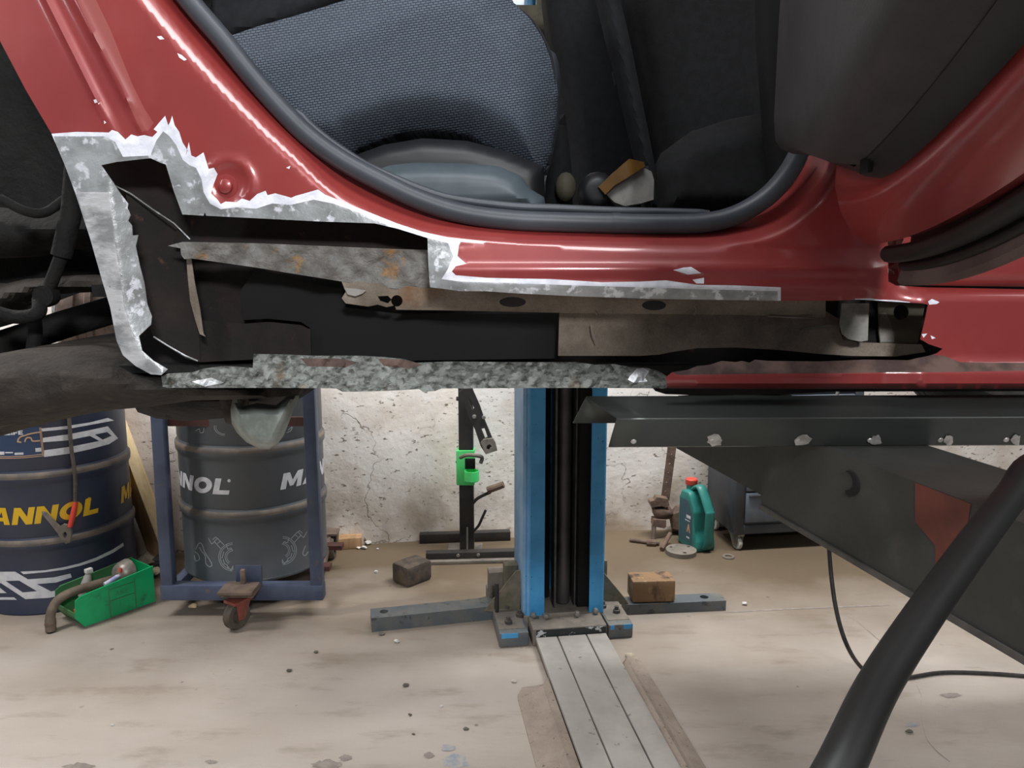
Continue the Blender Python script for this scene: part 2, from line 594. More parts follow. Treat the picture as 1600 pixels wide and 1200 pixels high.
# floor: concrete with trodden dirt towards the wall
def floor_mat():
    m = mat('concrete_floor', (196, 187, 179), (180, 169, 158), 1.6, .38, .65, c3=(152, 140, 126), s3=6, lo3=.56, hi3=.78, rough=.7, bump=.35, bs=40, st3=(.6, 1.6, 1), stretch=(.6, 1.5, 1), bd=.004, fine=.12)
    nt = m.node_tree
    N, L = nt.nodes, nt.links
    b = N['Principled BSDF']
    src = b.inputs['Base Color'].links[0].from_socket
    tc = [n for n in N if n.type == 'TEX_COORD'][0]
    sx = N.new('ShaderNodeSeparateXYZ')
    L.new(tc.outputs['Object'], sx.inputs[0])
    n = N.new('ShaderNodeTexNoise')
    n.inputs['Scale'].default_value = 2.2
    n.inputs['Detail'].default_value = 5
    L.new(tc.outputs['Object'], n.inputs['Vector'])
    ad = N.new('ShaderNodeMath')
    ad.operation = 'MULTIPLY_ADD'
    ad.inputs[1].default_value = 1.0
    L.new(n.outputs['Fac'], ad.inputs[0])
    L.new(sx.outputs['Y'], ad.inputs[2])
    r = N.new('ShaderNodeMapRange')
    r.inputs['From Min'].default_value = 2.7
    r.inputs['From Max'].default_value = 3.85
    L.new(ad.outputs[0], r.inputs['Value'])
    mx = N.new('ShaderNodeMix')
    mx.data_type = 'RGBA'
    L.new(r.outputs[0], mx.inputs[0])
    L.new(src, mx.inputs[6])
    mx.inputs[7].default_value = lin((106, 91, 72))
    # dark specks and white crumbs trodden into the surface
    v = N.new('ShaderNodeTexVoronoi')
    v.inputs['Scale'].default_value = 11
    L.new(tc.outputs['Object'], v.inputs['Vector'])
    r2 = N.new('ShaderNodeMapRange')
    r2.inputs['From Min'].default_value = .10
    r2.inputs['From Max'].default_value = .06
    L.new(v.outputs['Distance'], r2.inputs['Value'])
    n2 = N.new('ShaderNodeTexNoise')
    n2.inputs['Scale'].default_value = 3
    L.new(tc.outputs['Object'], n2.inputs['Vector'])
    r3 = N.new('ShaderNodeMapRange')
    r3.inputs['From Min'].default_value = .5
    r3.inputs['From Max'].default_value = .62
    L.new(n2.outputs['Fac'], r3.inputs['Value'])
    mu = N.new('ShaderNodeMath')
    mu.operation = 'MULTIPLY'
    L.new(r2.outputs[0], mu.inputs[0])
    L.new(r3.outputs[0], mu.inputs[1])
    mx2 = N.new('ShaderNodeMix')
    mx2.data_type = 'RGBA'
    L.new(mu.outputs[0], mx2.inputs[0])
    L.new(mx.outputs[2], mx2.inputs[6])
    mx2.inputs[7].default_value = lin((104, 94, 84))
    L.new(mx2.outputs[2], b.inputs['Base Color'])
    return m


M['floor'] = floor_mat()


def wall_mat():
    m = mat('whitewashed_plaster', (240, 235, 230), (206, 193, 180), 3.4, .46, .72, rough=.85, bump=.4, bs=30, bd=.007, c3=(124, 110, 96), s3=38, lo3=.6, hi3=.66, st3=(.8, 1, 1.7), detail=10)
    nt = m.node_tree
    N, L = nt.nodes, nt.links
    b = N['Principled BSDF']
    src = b.inputs['Base Color'].links[0].from_socket
    tc = [n for n in N if n.type == 'TEX_COORD'][0]

    def mixin(src, fac, col):
        mx = N.new('ShaderNodeMix')
        mx.data_type = 'RGBA'
        L.new(fac, mx.inputs[0])
        L.new(src, mx.inputs[6])
        mx.inputs[7].default_value = lin(col)
        return mx.outputs[2]
    # grime low on the wall
    sx = N.new('ShaderNodeSeparateXYZ')
    L.new(tc.outputs['Object'], sx.inputs[0])
    n = N.new('ShaderNodeTexNoise')
    n.inputs['Scale'].default_value = 5
    n.inputs['Detail'].default_value = 7
    L.new(tc.outputs['Object'], n.inputs['Vector'])
    ad = N.new('ShaderNodeMath')
    ad.operation = 'MULTIPLY_ADD'
    ad.inputs[1].default_value = -.9
    L.new(n.outputs['Fac'], ad.inputs[0])
    L.new(sx.outputs['Z'], ad.inputs[2])
    r = N.new('ShaderNodeMapRange')
    r.inputs['From Min'].default_value = -.2
    r.inputs['From Max'].default_value = -.52
    L.new(ad.outputs[0], r.inputs['Value'])
    src = mixin(src, r.outputs[0], (172, 156, 138))
    # hairline cracks
    wv = N.new('ShaderNodeTexNoise')
    wv.inputs['Scale'].default_value = 4
    wv.inputs['Detail'].default_value = 6
    L.new(tc.outputs['Object'], wv.inputs['Vector'])
    vm = N.new('ShaderNodeVectorMath')
    vm.operation = 'MULTIPLY_ADD'
    vm.inputs[1].default_value = (.5, .5, .5)
    L.new(wv.outputs['Color'], vm.inputs[0])
    L.new(tc.outputs['Object'], vm.inputs[2])
    v = N.new('ShaderNodeTexVoronoi')
    v.feature = 'DISTANCE_TO_EDGE'
    v.inputs['Scale'].default_value = 2.4
    L.new(vm.outputs[0], v.inputs['Vector'])
    r2 = N.new('ShaderNodeMapRange')
    r2.inputs['From Min'].default_value = .012
    r2.inputs['From Max'].default_value = .004
    L.new(v.outputs['Distance'], r2.inputs['Value'])
    n3 = N.new('ShaderNodeTexNoise')
    n3.inputs['Scale'].default_value = 2.1
    L.new(tc.outputs['Object'], n3.inputs['Vector'])
    r4 = N.new('ShaderNodeMapRange')
    r4.inputs['From Min'].default_value = .5
    r4.inputs['From Max'].default_value = .6
    L.new(n3.outputs['Fac'], r4.inputs['Value'])
    mu = N.new('ShaderNodeMath')
    mu.operation = 'MULTIPLY'
    L.new(r2.outputs[0], mu.inputs[0])
    L.new(r4.outputs[0], mu.inputs[1])
    src = mixin(src, mu.outputs[0], (96, 84, 72))
    L.new(src, b.inputs['Base Color'])
    return m


M['wall'] = wall_mat()

# ------------------------------------------------------------------ room
YAW = math.atan(.144)
cy_, sy_ = math.cos(YAW), math.sin(YAW)
mb = MB()
mb.add([(-7, -3, 0), (7, -3, 0), (7, 5.2, 0), (-7, 5.2, 0), (-7, -3, -.1), (7, -3, -.1), (7, 5.2, -.1), (-7, 5.2, -.1)],
       [(0, 1, 2, 3), (7, 6, 5, 4), (0, 4, 5, 1), (1, 5, 6, 2), (2, 6, 7, 3), (3, 7, 4, 0)])
tag(OBJ('floor', mb, M['floor'], smooth=0), kind='structure')


def wall_pt(x, off=0.0, z=0.0):
    """x along the wall, off = distance in front of it"""
    return Vector((x * cy_ + off * sy_, 3.79 + x * sy_ - off * cy_, z))


# uneven plastered wall as a fine relief
nx, nz = 130, 50
xs = np.linspace(-5.5, 5.5, nx)
zs = np.linspace(0, 3.6, nz)
mb = MB()
ph = rng.random(8) * 6
vs = []
for z in zs:
    for x in xs:
        e = .006 * math.sin(2.1 * x + ph[0]) * math.cos(1.7 * z + ph[1]) + .004 * math.sin(5.3 * x + 3.1 * z + ph[2]) + .003 * math.sin(9 * x - 7 * z + ph[3])
        e += .03 * max(0, 1 - z / .06) * (.5 + .5 * math.sin(6 * x + ph[4]))
        vs.append(wall_pt(x, e, z))
fs = [(j * nx + i, j * nx + i + 1, (j + 1) * nx + i + 1, (j + 1) * nx + i) for j in range(nz - 1) for i in range(nx - 1)]
mb.add(vs, fs)
k = len(mb.v)
mb.add([wall_pt(-5.5, -.2, 0), wall_pt(5.5, -.2, 0), wall_pt(5.5, -.2, 3.6), wall_pt(-5.5, -.2, 3.6)], [(3, 2, 1, 0)])
tag(OBJ('wall_back', mb, M['wall'], fix=False), kind='structure')

# tube lamp high on the wall, seen through the car's far window
lm = bpy.data.materials.new('lamp_tube')
lm.use_nodes = True
e = lm.node_tree.nodes['Principled BSDF']
e.inputs['Emission Color'].default_value = (.85, .95, 1, 1)
e.inputs['Emission Strength'].default_value = 14
lp = THING('wall_lamp', wall_pt(-.02, .0, 2.5), 'white tube lamp mounted high on the whitewashed wall behind the car', 'lamp')
mb = MB().tube([wall_pt(-.55, .08, 2.56), wall_pt(.0, .08, 2.56)], .018, 12)
OBJ('lamp_tube', mb, lm, lp)
mb = MB().bar(wall_pt(-.6, .025, 2.56), wall_pt(.05, .025, 2.56), .05, .09, bev=.006)
OBJ('lamp_housing', mb, M['white'], lp)

# ================================================================== THE CAR
car = THING('car', (0, 1.9, 1.2), 'dark red car raised on the lift with cut sill and open rear door', 'car')

HL = smooth_line([(72, -220), (130, -138), (185, -60), (230, 0), (310, 95), (400, 190), (460, 247), (517, 300), (580, 336), (650, 361), (700, 371), (800, 381), (960, 386), (1100, 387), (1150, 382), (1200, 372), (1245, 350), (1290, 310), (1320, 250), (1330, 120), (1330, -60), (1330, -220)], 4)
SEAL = smooth_line([(150, -220), (202, -138), (252, -60), (295, 0), (348, 62), (403, 130), (470, 202), (530, 248), (600, 286), (660, 314), (725, 334), (800, 344), (870, 347), (955, 349), (1040, 350), (1100, 348), (1150, 336), (1195, 310), (1228, 275), (1250, 235), (1262, 190), (1268, 120), (1270, -60), (1270, -220)], 4)
FOLD = [(150, 190), (170, 230), (172, 300), (180, 370), (187, 420), (195, 480), (207, 520), (222, 552), (250, 578)]


def facet_w(px, py):
    """half width in px of the flat facet along the rolled edge of the opening"""
    return np.where(py < 300, np.interp(px, [220, 520], [11, 5.5]), np.interp(px, [500, 720, 1100, 1250], [5.5, 3, 2.6, 1.5]))


_h = np.array(HL)
_t = np.gradient(_h, axis=0)
_t /= np.linalg.norm(_t, axis=1)[:, None]
_n = np.stack([_t[:, 1], -_t[:, 0]], 1)
_w = facet_w(_h[:, 0], _h[:, 1])[:, None]
_k = int(np.argmax(_h[:, 0] > 1190))
FACET = [tuple(q) for q in (_h + _n * _w)[:_k]] + [tuple(q) for q in (_h - _n * _w)[:_k][::-1]]


def Yred(px, py):
    Y = np.full(len(px), 1.10)
    t = dist(px, py, HL) * np.where(inside(px, py, HL), 1, -1)
    wf = facet_w(px, py)
    sp = lambda q: .5 * (q + np.sqrt(q * q + 5))
    Y += .0009 * (.72 * sp(t + wf) + .75 * sp(t - wf))
    fade = np.clip((250 - py) / 80, 0, 1)
    d1 = dist(px, py, [(-35, -220), (45, -60), (75, 0), (150, 150), (185, 215)])
    d2 = dist(px, py, [(5, -220), (85, -60), (115, 0), (195, 150), (225, 215)])
    Y += fade * (-.0035 * np.exp(-(d1 / 7) ** 2) - .0035 * np.exp(-(d2 / 8) ** 2))
    ch = inside(px, py, [(-30, -220), (50, -60), (75, 0), (150, 150), (188, 220), (228, 220), (195, 150), (115, 0), (80, -60), (0, -220)])
    Y += fade * ch * .0025
    r = np.hypot(px - 357, py - 287)
    Y += -.0035 * np.exp(-((r - 37) / 6) ** 2) + .003 * np.exp(-(r / 26) ** 4)
    # sill skin under the door opening
    s = np.clip((px - 640) / 60, 0, 1) * np.clip((1420 - px) / 60, 0, 1)
    q = np.clip((py - 390) / 76, 0, 1)
    Y += s * (-.012 * np.sin(math.pi * q) ** .8 - .0025 * np.exp(-((py - 421) / 6) ** 2) + .002 * np.exp(-((py - 404) / 5) ** 2))
    Y += s * np.clip((py - 436) / 12, 0, 1) * -.004
    # ledge under the closed front door, and the turned-under bottom of the sill
    rr = np.clip((px - 1380) / 60, 0, 1)
    Y += rr * (-.016 * np.clip((py - 447) / 17, 0, 1)) + (py > 470) * (px > 1030) * np.clip((1470 - px) / 40, 0, 1) * 0
    low = (py > 500) & (px > 1030)
    Y += low * (-.014 * np.clip((py - 561) / 21, 0, 1) + .02 * np.clip((py - 598) / 12, 0, 1) ** 2)
    # folded-in lip of the wheel arch
    f = dist(px, py, FOLD)
    lip = (py > 262) & ((px < 245) | (py > 480)) & (px < 275) & inside(px, py, FOLD + [(330, 578), (330, 190)])
    Y += lip * .0009 * .55 * f
    return Y


RED = [(-150, -220), (-52, -60), (0, 64), (40, 140), (80, 208), (100, 255), (117, 300), (140, 370), (160, 440), (172, 480), (182, 532), (192, 555), (212, 572), (236, 585), (252, 586),
       (262, 577), (240, 564), (222, 548), (217, 525), (236, 507), (237, 494), (230, 475), (228, 460), (225, 440), (219, 418), (215, 400), (212, 385), (216, 367), (207, 368), (206, 352), (200, 345), (204, 336), (199, 325), (200, 318), (190, 305), (185, 298), (176, 284), (158, 258),
       (182, 253), (235, 247), (250, 254), (259, 257), (272, 300), (285, 335), (318, 337), (320, 331), (322, 337), (400, 341), (500, 346), (585, 349), (620, 357), (668, 372), (669, 410), (672, 449), (690, 451), (720, 455), (760, 455), (800, 458), (900, 463), (1020, 467), (1220, 470), (1300, 470), (1340, 468), (1440, 474), (1450, 476), (1444, 505), (1438, 530), (1452, 538), (1473, 545), (1464, 552), (1452, 556), (1432, 560), (1420, 563),
       (1350, 562), (1280, 565), (1200, 564), (1180, 562), (1172, 567), (1160, 564), (1150, 566), (1128, 564), (1110, 570), (1090, 572), (1075, 578), (1050, 582), (1040, 590), (1043, 607), (1200, 608), (1400, 608), (1760, 607), (1760, 452), (1600, 452), (1450, 449), (1400, 446), (1388, 440), (1386, 330), (1384, 200), (1384, -220)] + [tuple(q) for q in SEAL[::-1]]

PRIMER = [(80, 209), (120, 206), (170, 207), (175, 203), (184, 206), (196, 218), (205, 210), (215, 213), (225, 211), (238, 214), (246, 206), (240, 202), (250, 190), (258, 181), (263, 196), (266, 190), (269, 181), (273, 196), (280, 206), (285, 222), (293, 235), (290, 244), (295, 222), (299, 243), (306, 246), (318, 238), (326, 264), (334, 262), (340, 272), (333, 290), (330, 302), (340, 312), (345, 319), (352, 315), (370, 316), (378, 310), (390, 314), (402, 303), (415, 298), (418, 305), (430, 302), (455, 309), (462, 306), (480, 301), (497, 296), (508, 304), (540, 317), (580, 333), (620, 349), (660, 362), (700, 371), (760, 377), (755, 381), (720, 378), (717, 384), (715, 400), (728, 412), (712, 416), (706, 424), (712, 430), (760, 434), (800, 435), (860, 436), (940, 441), (1000, 440), (1040, 438), (1090, 445), (1150, 446), (1220, 449), (1220, 480), (660, 470), (640, 380), (400, 355), (290, 345), (290, 600), (180, 600)]
BARE = [(84, 213), (165, 213), (180, 222), (192, 245), (235, 243), (244, 220), (255, 205), (264, 212), (275, 226), (286, 250), (296, 258), (306, 262), (315, 280), (318, 300), (328, 318), (345, 327), (370, 324), (400, 326), (425, 318), (455, 320), (490, 312), (520, 318), (560, 332), (610, 354), (660, 370), (700, 380), (708, 400), (700, 420), (690, 436), (720, 440), (800, 442), (900, 446), (1000, 449), (1100, 452), (1215, 455), (1215, 480), (660, 470), (640, 380), (400, 355), (290, 345), (290, 600), (180, 600)]
WELD = [(120, 300), (172, 300), (178, 370), (186, 420), (194, 480), (206, 520), (222, 552), (262, 582), (230, 600), (182, 560), (160, 445), (140, 375)]
DIRT = [(1050, 582), (1075, 570), (1110, 560), (1350, 555), (1440, 552), (1475, 556), (1500, 566), (1600, 567), (1760, 566), (1760, 578), (1600, 579), (1500, 581), (1200, 584), (1060, 586)]
chips = [[(245, 57), (252, 56), (257, 61), (250, 62)], [(277, 83), (284, 86), (292, 93), (288, 95), (280, 90)], [(146, 156), (150, 155), (153, 160), (148, 161)],
         [(1052, 422), (1068, 418), (1080, 417), (1096, 427), (1075, 429)], [(1082, 437), (1100, 434), (1100, 443), (1088, 443)], [(447, 262), (454, 259), (452, 264)],
         [(1336, 467), (1360, 466), (1372, 468), (1400, 469), (1422, 472), (1420, 478), (1336, 476)], [(1450, 471), (1456, 467), (1468, 472), (1464, 475), (1452, 476)],
         [(1440, 522), (1449, 521), (1443, 528)], [(1454, 524), (1462, 528), (1456, 530)], [(162, 188), (166, 191), (163, 194)]]
quarter = SHEET('side_panel', RED, Yred, [M['red'], M['primer'], M['bare'], M['weldstrip'], M['torn'], M['dullred']], car, step=7, thick=.0014,
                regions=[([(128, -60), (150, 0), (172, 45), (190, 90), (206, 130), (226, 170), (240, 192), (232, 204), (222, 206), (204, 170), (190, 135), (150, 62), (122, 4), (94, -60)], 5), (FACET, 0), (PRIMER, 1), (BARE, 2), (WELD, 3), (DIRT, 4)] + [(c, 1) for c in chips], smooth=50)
# plug pressed in the dimple
c = P(352, 291, 1.1005)
mb = MB().lathe([(.0005, .005), (.006, .0048), (.0095, .003), (.0105, -.001), (.016, -.0012), (.017, -.004)], Matrix.Translation(c) @ Matrix.Rotation(math.radians(90), 4, 'X'), 24)
OBJ('panel_plug', mb, M['red'], quarter)

# closed front door: only its lower rear corner is in view
fd = SHEET('front_door', [(1403, -220), (1403, 380), (1404, 438), (1412, 445), (1450, 446), (1600, 448), (1760, 449), (1760, -220)],
           lambda x, y: 1.092 - .012 * np.sin(np.clip((y - 100) / 350, 0, 1) * 3.14) + .012 * np.clip((y - 430) / 18, 0, 1) ** 2 + .02 * np.clip((1412 - x) / 9, 0, 1) ** 2, M['red'], car, step=9, thick=.03)

# body seal round the opening
YS = 1.128
pts = [P(x, y, YS) for x, y in SEAL]
mb = MB().tube(pts, .0142, 14)
seal = OBJ('door_seal', mb, M['rubber'], car, smooth=60)
lipline = smooth_line([(462, 172), (500, 210), (560, 252), (600, 272), (660, 297), (712, 312), (800, 323), (870, 326), (955, 330), (1040, 332), (1108, 334)], 4)
mb = MB().tube([P(x, y, 1.14) for x, y in lipline], [.003] + [.0066] * (len(lipline) - 2) + [.005], 10)
OBJ('seal_lip', mb, M['rubber'], seal, smooth=60)
mb = MB().tube([P(x, y, YS - .0005) for x, y in [(955, 348.6), (969, 349)]], .0147, 14)
OBJ('seal_joint', mb, M['rubber'], seal, smooth=60)

# ------------------------------------------------ what the cut-out lays bare
SHEET('inner_sill', [(140, 240), (262, 240), (300, 325), (420, 330), (620, 345), (700, 380), (1000, 440), (1480, 455), (1490, 570), (1300, 590), (1040, 603), (420, 603), (250, 603), (205, 560), (190, 450)],
      lambda x, y: 1.235 + .006 * np.sin(x * .03) * np.sin(y * .05), M['cavity'], car, step=14, thick=.002)
SHEET('dark_void_sheet', [(375, 455), (400, 420), (470, 440), (535, 452), (540, 480), (620, 490), (872, 490), (874, 560), (486, 566), (484, 512), (470, 503), (420, 498), (380, 500)], 1.21, M['black'], car, step=16)  # black sheet standing in for the deep shade inside the open sill
SHEET('rust_plate', [(310, 500), (380, 506), (420, 503), (470, 508), (485, 515), (486, 556), (470, 558), (310, 566)], lambda x, y: 1.2 + .004 * np.sin(x * .1), M['cavity'], car, step=10)
brace = SHEET('brace_plate', [(160, 256), (262, 250), (290, 330), (296, 368), (299, 430), (306, 480), (312, 530), (313, 566), (290, 560), (240, 528), (234, 507), (224, 440), (212, 380), (196, 300)],
              lambda x, y: 1.175 + .0002 * (x - 200), M['cavity'], car, step=10)
mb = MB().tube([P(x, y, 1.166) for x, y in [(180, 290), (205, 303), (240, 328), (272, 349), (297, 374)]], .0011, 6)
OBJ('brace_lit_edge', mb, M['bare'], brace)  # bright thin tubes laid on to draw the plate's lit edges
OBJ('brace_lit_edge', MB().tube([P(x, y, 1.172) for x, y in [(240, 526), (262, 540), (290, 556), (309, 564)]], .0013, 6), M['bare'], brace)
SHEET('brace_flange', [(291, 402), (299, 405), (304, 440), (312, 480), (318, 522), (321, 526), (312, 522), (305, 500), (297, 470), (293, 430)], 1.165, M['beige'], car, step=6)
SHEET('upper_rail', [(284, 332), (318, 337), (400, 341), (500, 346), (585, 349), (625, 356), (690, 376), (690, 396), (590, 392), (500, 386), (400, 382), (300, 380), (270, 380)],
      lambda x, y: 1.185 - .0005 * (y - 335), M['cavity'], car, step=9)
SHEET('rail_bracket', [(262, 384), (285, 378), (300, 378), (400, 380), (500, 384), (590, 388), (680, 391), (690, 458), (640, 454), (535, 440), (460, 428), (400, 418), (330, 408), (300, 404), (288, 405), (283, 398), (282, 388)],
      lambda x, y: 1.142 + .004 * np.sin(x * .045 + y * .09) + .003 * np.sin(x * .13) * np.sin(y * .17) + .00025 * (y - 380), M['rustgrey'], car, step=6)
SHEET('sill_flange', [(533, 438), (560, 440), (668, 450), (700, 450), (800, 452), (1020, 460), (1240, 466), (1290, 470), (1290, 496), (1150, 492), (960, 490), (880, 489), (800, 487), (700, 485), (619, 484), (617, 477), (604, 480), (590, 476), (575, 479), (540, 474), (534, 466), (540, 456)],
      lambda x, y: 1.158 + .003 * np.sin(x * .06) + .0006 * np.clip(y - 470, 0, 99), M['beige'], car, step=7,
      holes=[circ(620, 470, 9), circ(801, 472, 21, 8), circ(1022, 477, 19, 8), [(590, 463), (606, 462), (612, 468), (606, 474), (594, 470)]])
SHEET('flaking_patch', [(538, 450), (555, 451), (572, 454), (566, 459), (555, 463), (543, 460)], 1.154, M['paperwhite'], car, step=5)
SHEET('reinforcement_panel', [(874, 486), (960, 488), (1150, 490), (1290, 486), (1314, 500), (1312, 518), (1318, 532), (1345, 535), (1440, 538), (1446, 550), (1400, 557), (1330, 556), (1280, 553), (1220, 547), (1150, 543), (1090, 544), (1050, 550), (1030, 554), (1000, 556), (872, 556)],
      lambda x, y: 1.178 - .008 * np.exp(-((y - 512) / 16) ** 2) * np.clip((x - 1080) / 150, 0, 1) + .002 * np.sin(x * .05), M['beige'], car, step=7)
SHEET('mount_tab', [(1316, 474), (1358, 474), (1357, 500), (1356, 532), (1345, 534), (1326, 530), (1316, 522), (1313, 505)], lambda x, y: 1.15 - .002 * np.exp(-(np.hypot(x - 1332, y - 517) / 8) ** 2), M['pale'], car, step=6, thick=.003)
SHEET('pillar_foot', [(1372, 472), (1446, 472), (1440, 505), (1434, 536), (1375, 536), (1373, 520)], 1.19, [M['olive'], M['pale']], car, step=7, holes=[circ(1408, 488, 12)],
      regions=[([(1376, 490), (1384, 488), (1392, 505), (1398, 534), (1376, 534), (1374, 512)], 1)])
SHEET('dark_gap_sheet', [(1352, 470), (1378, 470), (1374, 500), (1372, 540), (1350, 540)], 1.2, M['black'], car, step=10)  # black sheet set in the gap to give the cavity its shade
mb = MB()
for ln in ([(1200, 494), (1240, 496), (1272, 497)], [(1250, 518), (1262, 512), (1298, 509)], [(924, 505), (926, 520), (932, 535)], [(958, 470), (957, 480), (957, 488)], [(1085, 478), (1088, 484), (1084, 492)], [(905, 470), (925, 478), (933, 492)]):
    mb.tube([P(x, y, 1.166) for x, y in smooth_line(ln, 3)], .0012, 6)
tag(OBJ('sealer_strings', mb, M['pale'], car), kind='stuff')

fl = [(252, 588), (262, 584), (300, 582), (318, 576), (350, 572), (395, 575), (396, 553), (440, 554), (490, 556), (560, 556), (600, 558), (630, 561), (650, 567), (700, 565), (800, 566), (900, 566), (930, 570), (960, 569), (985, 574), (1010, 575), (1030, 580), (1042, 588), (1042, 607), (900, 606), (690, 607), (680, 611), (660, 612), (655, 608), (600, 611), (560, 612), (535, 612), (525, 607), (430, 606), (300, 606), (262, 606), (254, 604)]
SHEET('sill_bottom_flange', fl, lambda x, y: 1.165 - .0006 * (y - 553) + .003 * np.sin(x * .09) * np.sin(y * .2 + x * .013) + .002 * np.sin(x * .31 + y * .4), [M['galv'], M['galvbright'], M['torn']], car, step=6, thick=.003,
      regions=[([(984, 588), (995, 576), (1005, 575), (1014, 580), (1008, 590), (1012, 596), (990, 598), (981, 593)], 1), ([(300, 596), (330, 590), (350, 598), (320, 604)], 1), ([(470, 560), (530, 560), (560, 566), (540, 574), (480, 572)], 2), ([(590, 560), (632, 562), (660, 570), (640, 576), (600, 572)], 2)])

# ------------------------------------------------ wheel well (wheel taken off)
SHEET('wheelhouse', [(-160, -120), (330, -120), (330, 470), (250, 470), (200, 452), (130, 455), (90, 470), (40, 500), (-30, 520), (-160, 540)],
      lambda x, y: 1.62 - .12 * np.clip((120 - y) / 240, 0, 1) ** 2 + .01 * np.sin(x * .04 + y * .02), M['darkunder'], car, step=16, thick=.004)
SHEET('chassis_rail', [(-160, 330), (-20, 322), (60, 330), (150, 332), (260, 330), (260, 390), (150, 389), (60, 388), (30, 400), (-160, 410)], 1.5, M['darkunder'], car, step=12, pillow=(28, .05), thick=.08)
SHEET('trailing_arm', [(-160, 440), (0, 445), (40, 436), (120, 430), (260, 440), (260, 462), (160, 456), (110, 458), (60, 462), (20, 478), (-20, 505), (-160, 530)], 1.42, M['under'], car, step=9, pillow=(24, .05), thick=.06)
mb = MB().tube([P(-160, 585, 1.5), P(0, 540, 1.52), P(100, 507, 1.56), P(190, 480, 1.6), P(300, 452, 1.66)], .028, 16)
OBJ('axle_beam', mb, M['darkunder'], car, smooth=60)
damper = OBJ('damper', MB().tube([P(125, 180, 1.36), P(112, 330, 1.36), P(96, 400, 1.36)], .017, 14).tube([P(96, 400, 1.36), P(74, 458, 1.36)], .011, 12), M['darkunder'], car, smooth=60)
mb = MB().lathe([(.0, -.012), (.018, -.012), (.02, 0), (.018, .012), (0, .012)], Matrix.Translation(P(73, 462, 1.36)) @ Matrix.Rotation(math.radians(90), 4, 'X'), 18)
OBJ('damper_eye', mb, M['darkunder'], damper)
mb = MB().tube([Vector(q) for q in smooth_line([P(0, 310, 1.34), P(40, 330, 1.34), P(70, 332, 1.36), P(100, 312, 1.4)], 5)], .008, 10)
OBJ('brake_hose', mb, M['darkunder'], car, smooth=60)
mb = MB().tube([Vector(q) for q in smooth_line([P(-30, 480, 1.33), P(20, 495, 1.34), P(58, 490, 1.34), P(62, 468, 1.36)], 5)], .012, 10)
OBJ('brake_pipe', mb, M['darkunder'], car, smooth=60)
mb = MB().tube([Vector(q) for q in smooth_line([P(50, 555, 1.4), P(55, 520, 1.4), P(52, 490, 1.4)], 5)], .012, 10)
OBJ('handbrake_cable', mb, M['darkunder'], car, smooth=60)
# far rear brake drum seen past the axle
MX = Matrix.Translation(P(160, 493, 2.35)) @ Matrix.Rotation(math.radians(14), 4, 'Z') @ Matrix.Rotation(math.radians(90), 4, 'Y')
mb = MB().lathe([(.0, -.10), (.09, -.10), (.115, -.09), (.13, -.06), (.13, -.045), (.122, -.04), (.122, -.02), (.13, -.015), (.13, .0), (.122, .005), (.122, .03), (.13, .035), (.13, .06), (.10, .07), (0, .07)], MX, 36)
OBJ('far_brake_drum', mb, M['brownsteel'], car)
mb = MB().lathe([(.05, -.103), (.085, -.103), (.085, -.112), (.05, -.112)], MX, 30)
OBJ('drum_plate', mb, M['bare'], car)

# ------------------------------------------------ belly
SHEET('fuel_tank', [(-160, 590), (-60, 572), (0, 552), (60, 548), (110, 546), (150, 552), (185, 556), (215, 574), (255, 588), (330, 603), (470, 608), (466, 618), (380, 624), (300, 626), (230, 636), (180, 640), (120, 650), (40, 670), (-60, 700), (-160, 715)],
      lambda x, y: 1.24 + .006 * np.sin(x * .05 + y * .03), M['under'], car, step=9, pillow=(42, .1), thick=.5)
MX = Matrix.Translation(P(290, 622, 1.62)) @ Matrix.Rotation(math.radians(90), 4, 'Y')
SHEET('silencer', [(190, 600), (480, 600), (470, 622), (440, 634), (400, 646), (345, 654), (290, 658), (245, 654), (215, 644), (205, 626)], 1.45, M['darkunder'], car, step=9, pillow=(28, .09), thick=.12)
SHEET('flap_bracket', [(338, 604), (380, 604), (384, 640), (372, 668), (352, 660), (346, 640)], 1.3, M['under'], car, step=7, pillow=(10, .015), thick=.02)
SHEET('splash_flap', [(366, 612), (380, 636), (400, 630), (430, 634), (466, 606), (466, 622), (458, 640), (450, 662), (442, 682), (432, 695), (420, 702), (405, 701), (385, 691), (370, 676), (362, 662), (360, 640)], 1.27, M['flap'], car, step=6, pillow=(16, .03), thick=.004)
mb = MB().box((.28, 1.95, 1.213), (1.95, 1.5, .012))
OBJ('floor_pan', mb, M['darkunder'], car)
mb = MB().box((.2, 2.0, 2.62), (3.6, 1.75, .03), b=.01)
OBJ('unseen_roof', mb, M['red'], car)  # unseen roof slab, put in to keep light out of the cabin
# dark edge under the panel's sill at the right, jacking point
SHEET('jacking_seam', [(1018, 604), (1100, 606), (1760, 606), (1760, 611), (1300, 612), (1230, 616), (1100, 618), (1040, 616), (1024, 611)], 1.19, M['darkunder'], car, step=10, thick=.006)

# far front wheel
wheel = OBJ('front_wheel', MB().lathe([(.19, -.085), (.235, -.1), (.275, -.095), (.292, -.075), (.297, -.03), (.293, -.027), (.293, -.02), (.297, -.017), (.297, .017), (.293, .02), (.293, .027), (.297, .03), (.292, .075), (.275, .095), (.235, .1), (.19, .085)],
            Matrix.Translation(P(1560, 520, 2.45)) @ Matrix.Rotation(math.radians(90), 4, 'X'), 56, cap=False), M['blacktyre'], car)
mb = MB().lathe([(0, .02), (.06, .03), (.07, .02), (.17, .05), (.195, .085), (.195, -.085), (.17, -.06), (0, -.05)], Matrix.Translation(P(1560, 520, 2.45)) @ Matrix.Rotation(math.radians(90), 4, 'X'), 40)
OBJ('wheel_rim', mb, M['steel'], wheel)

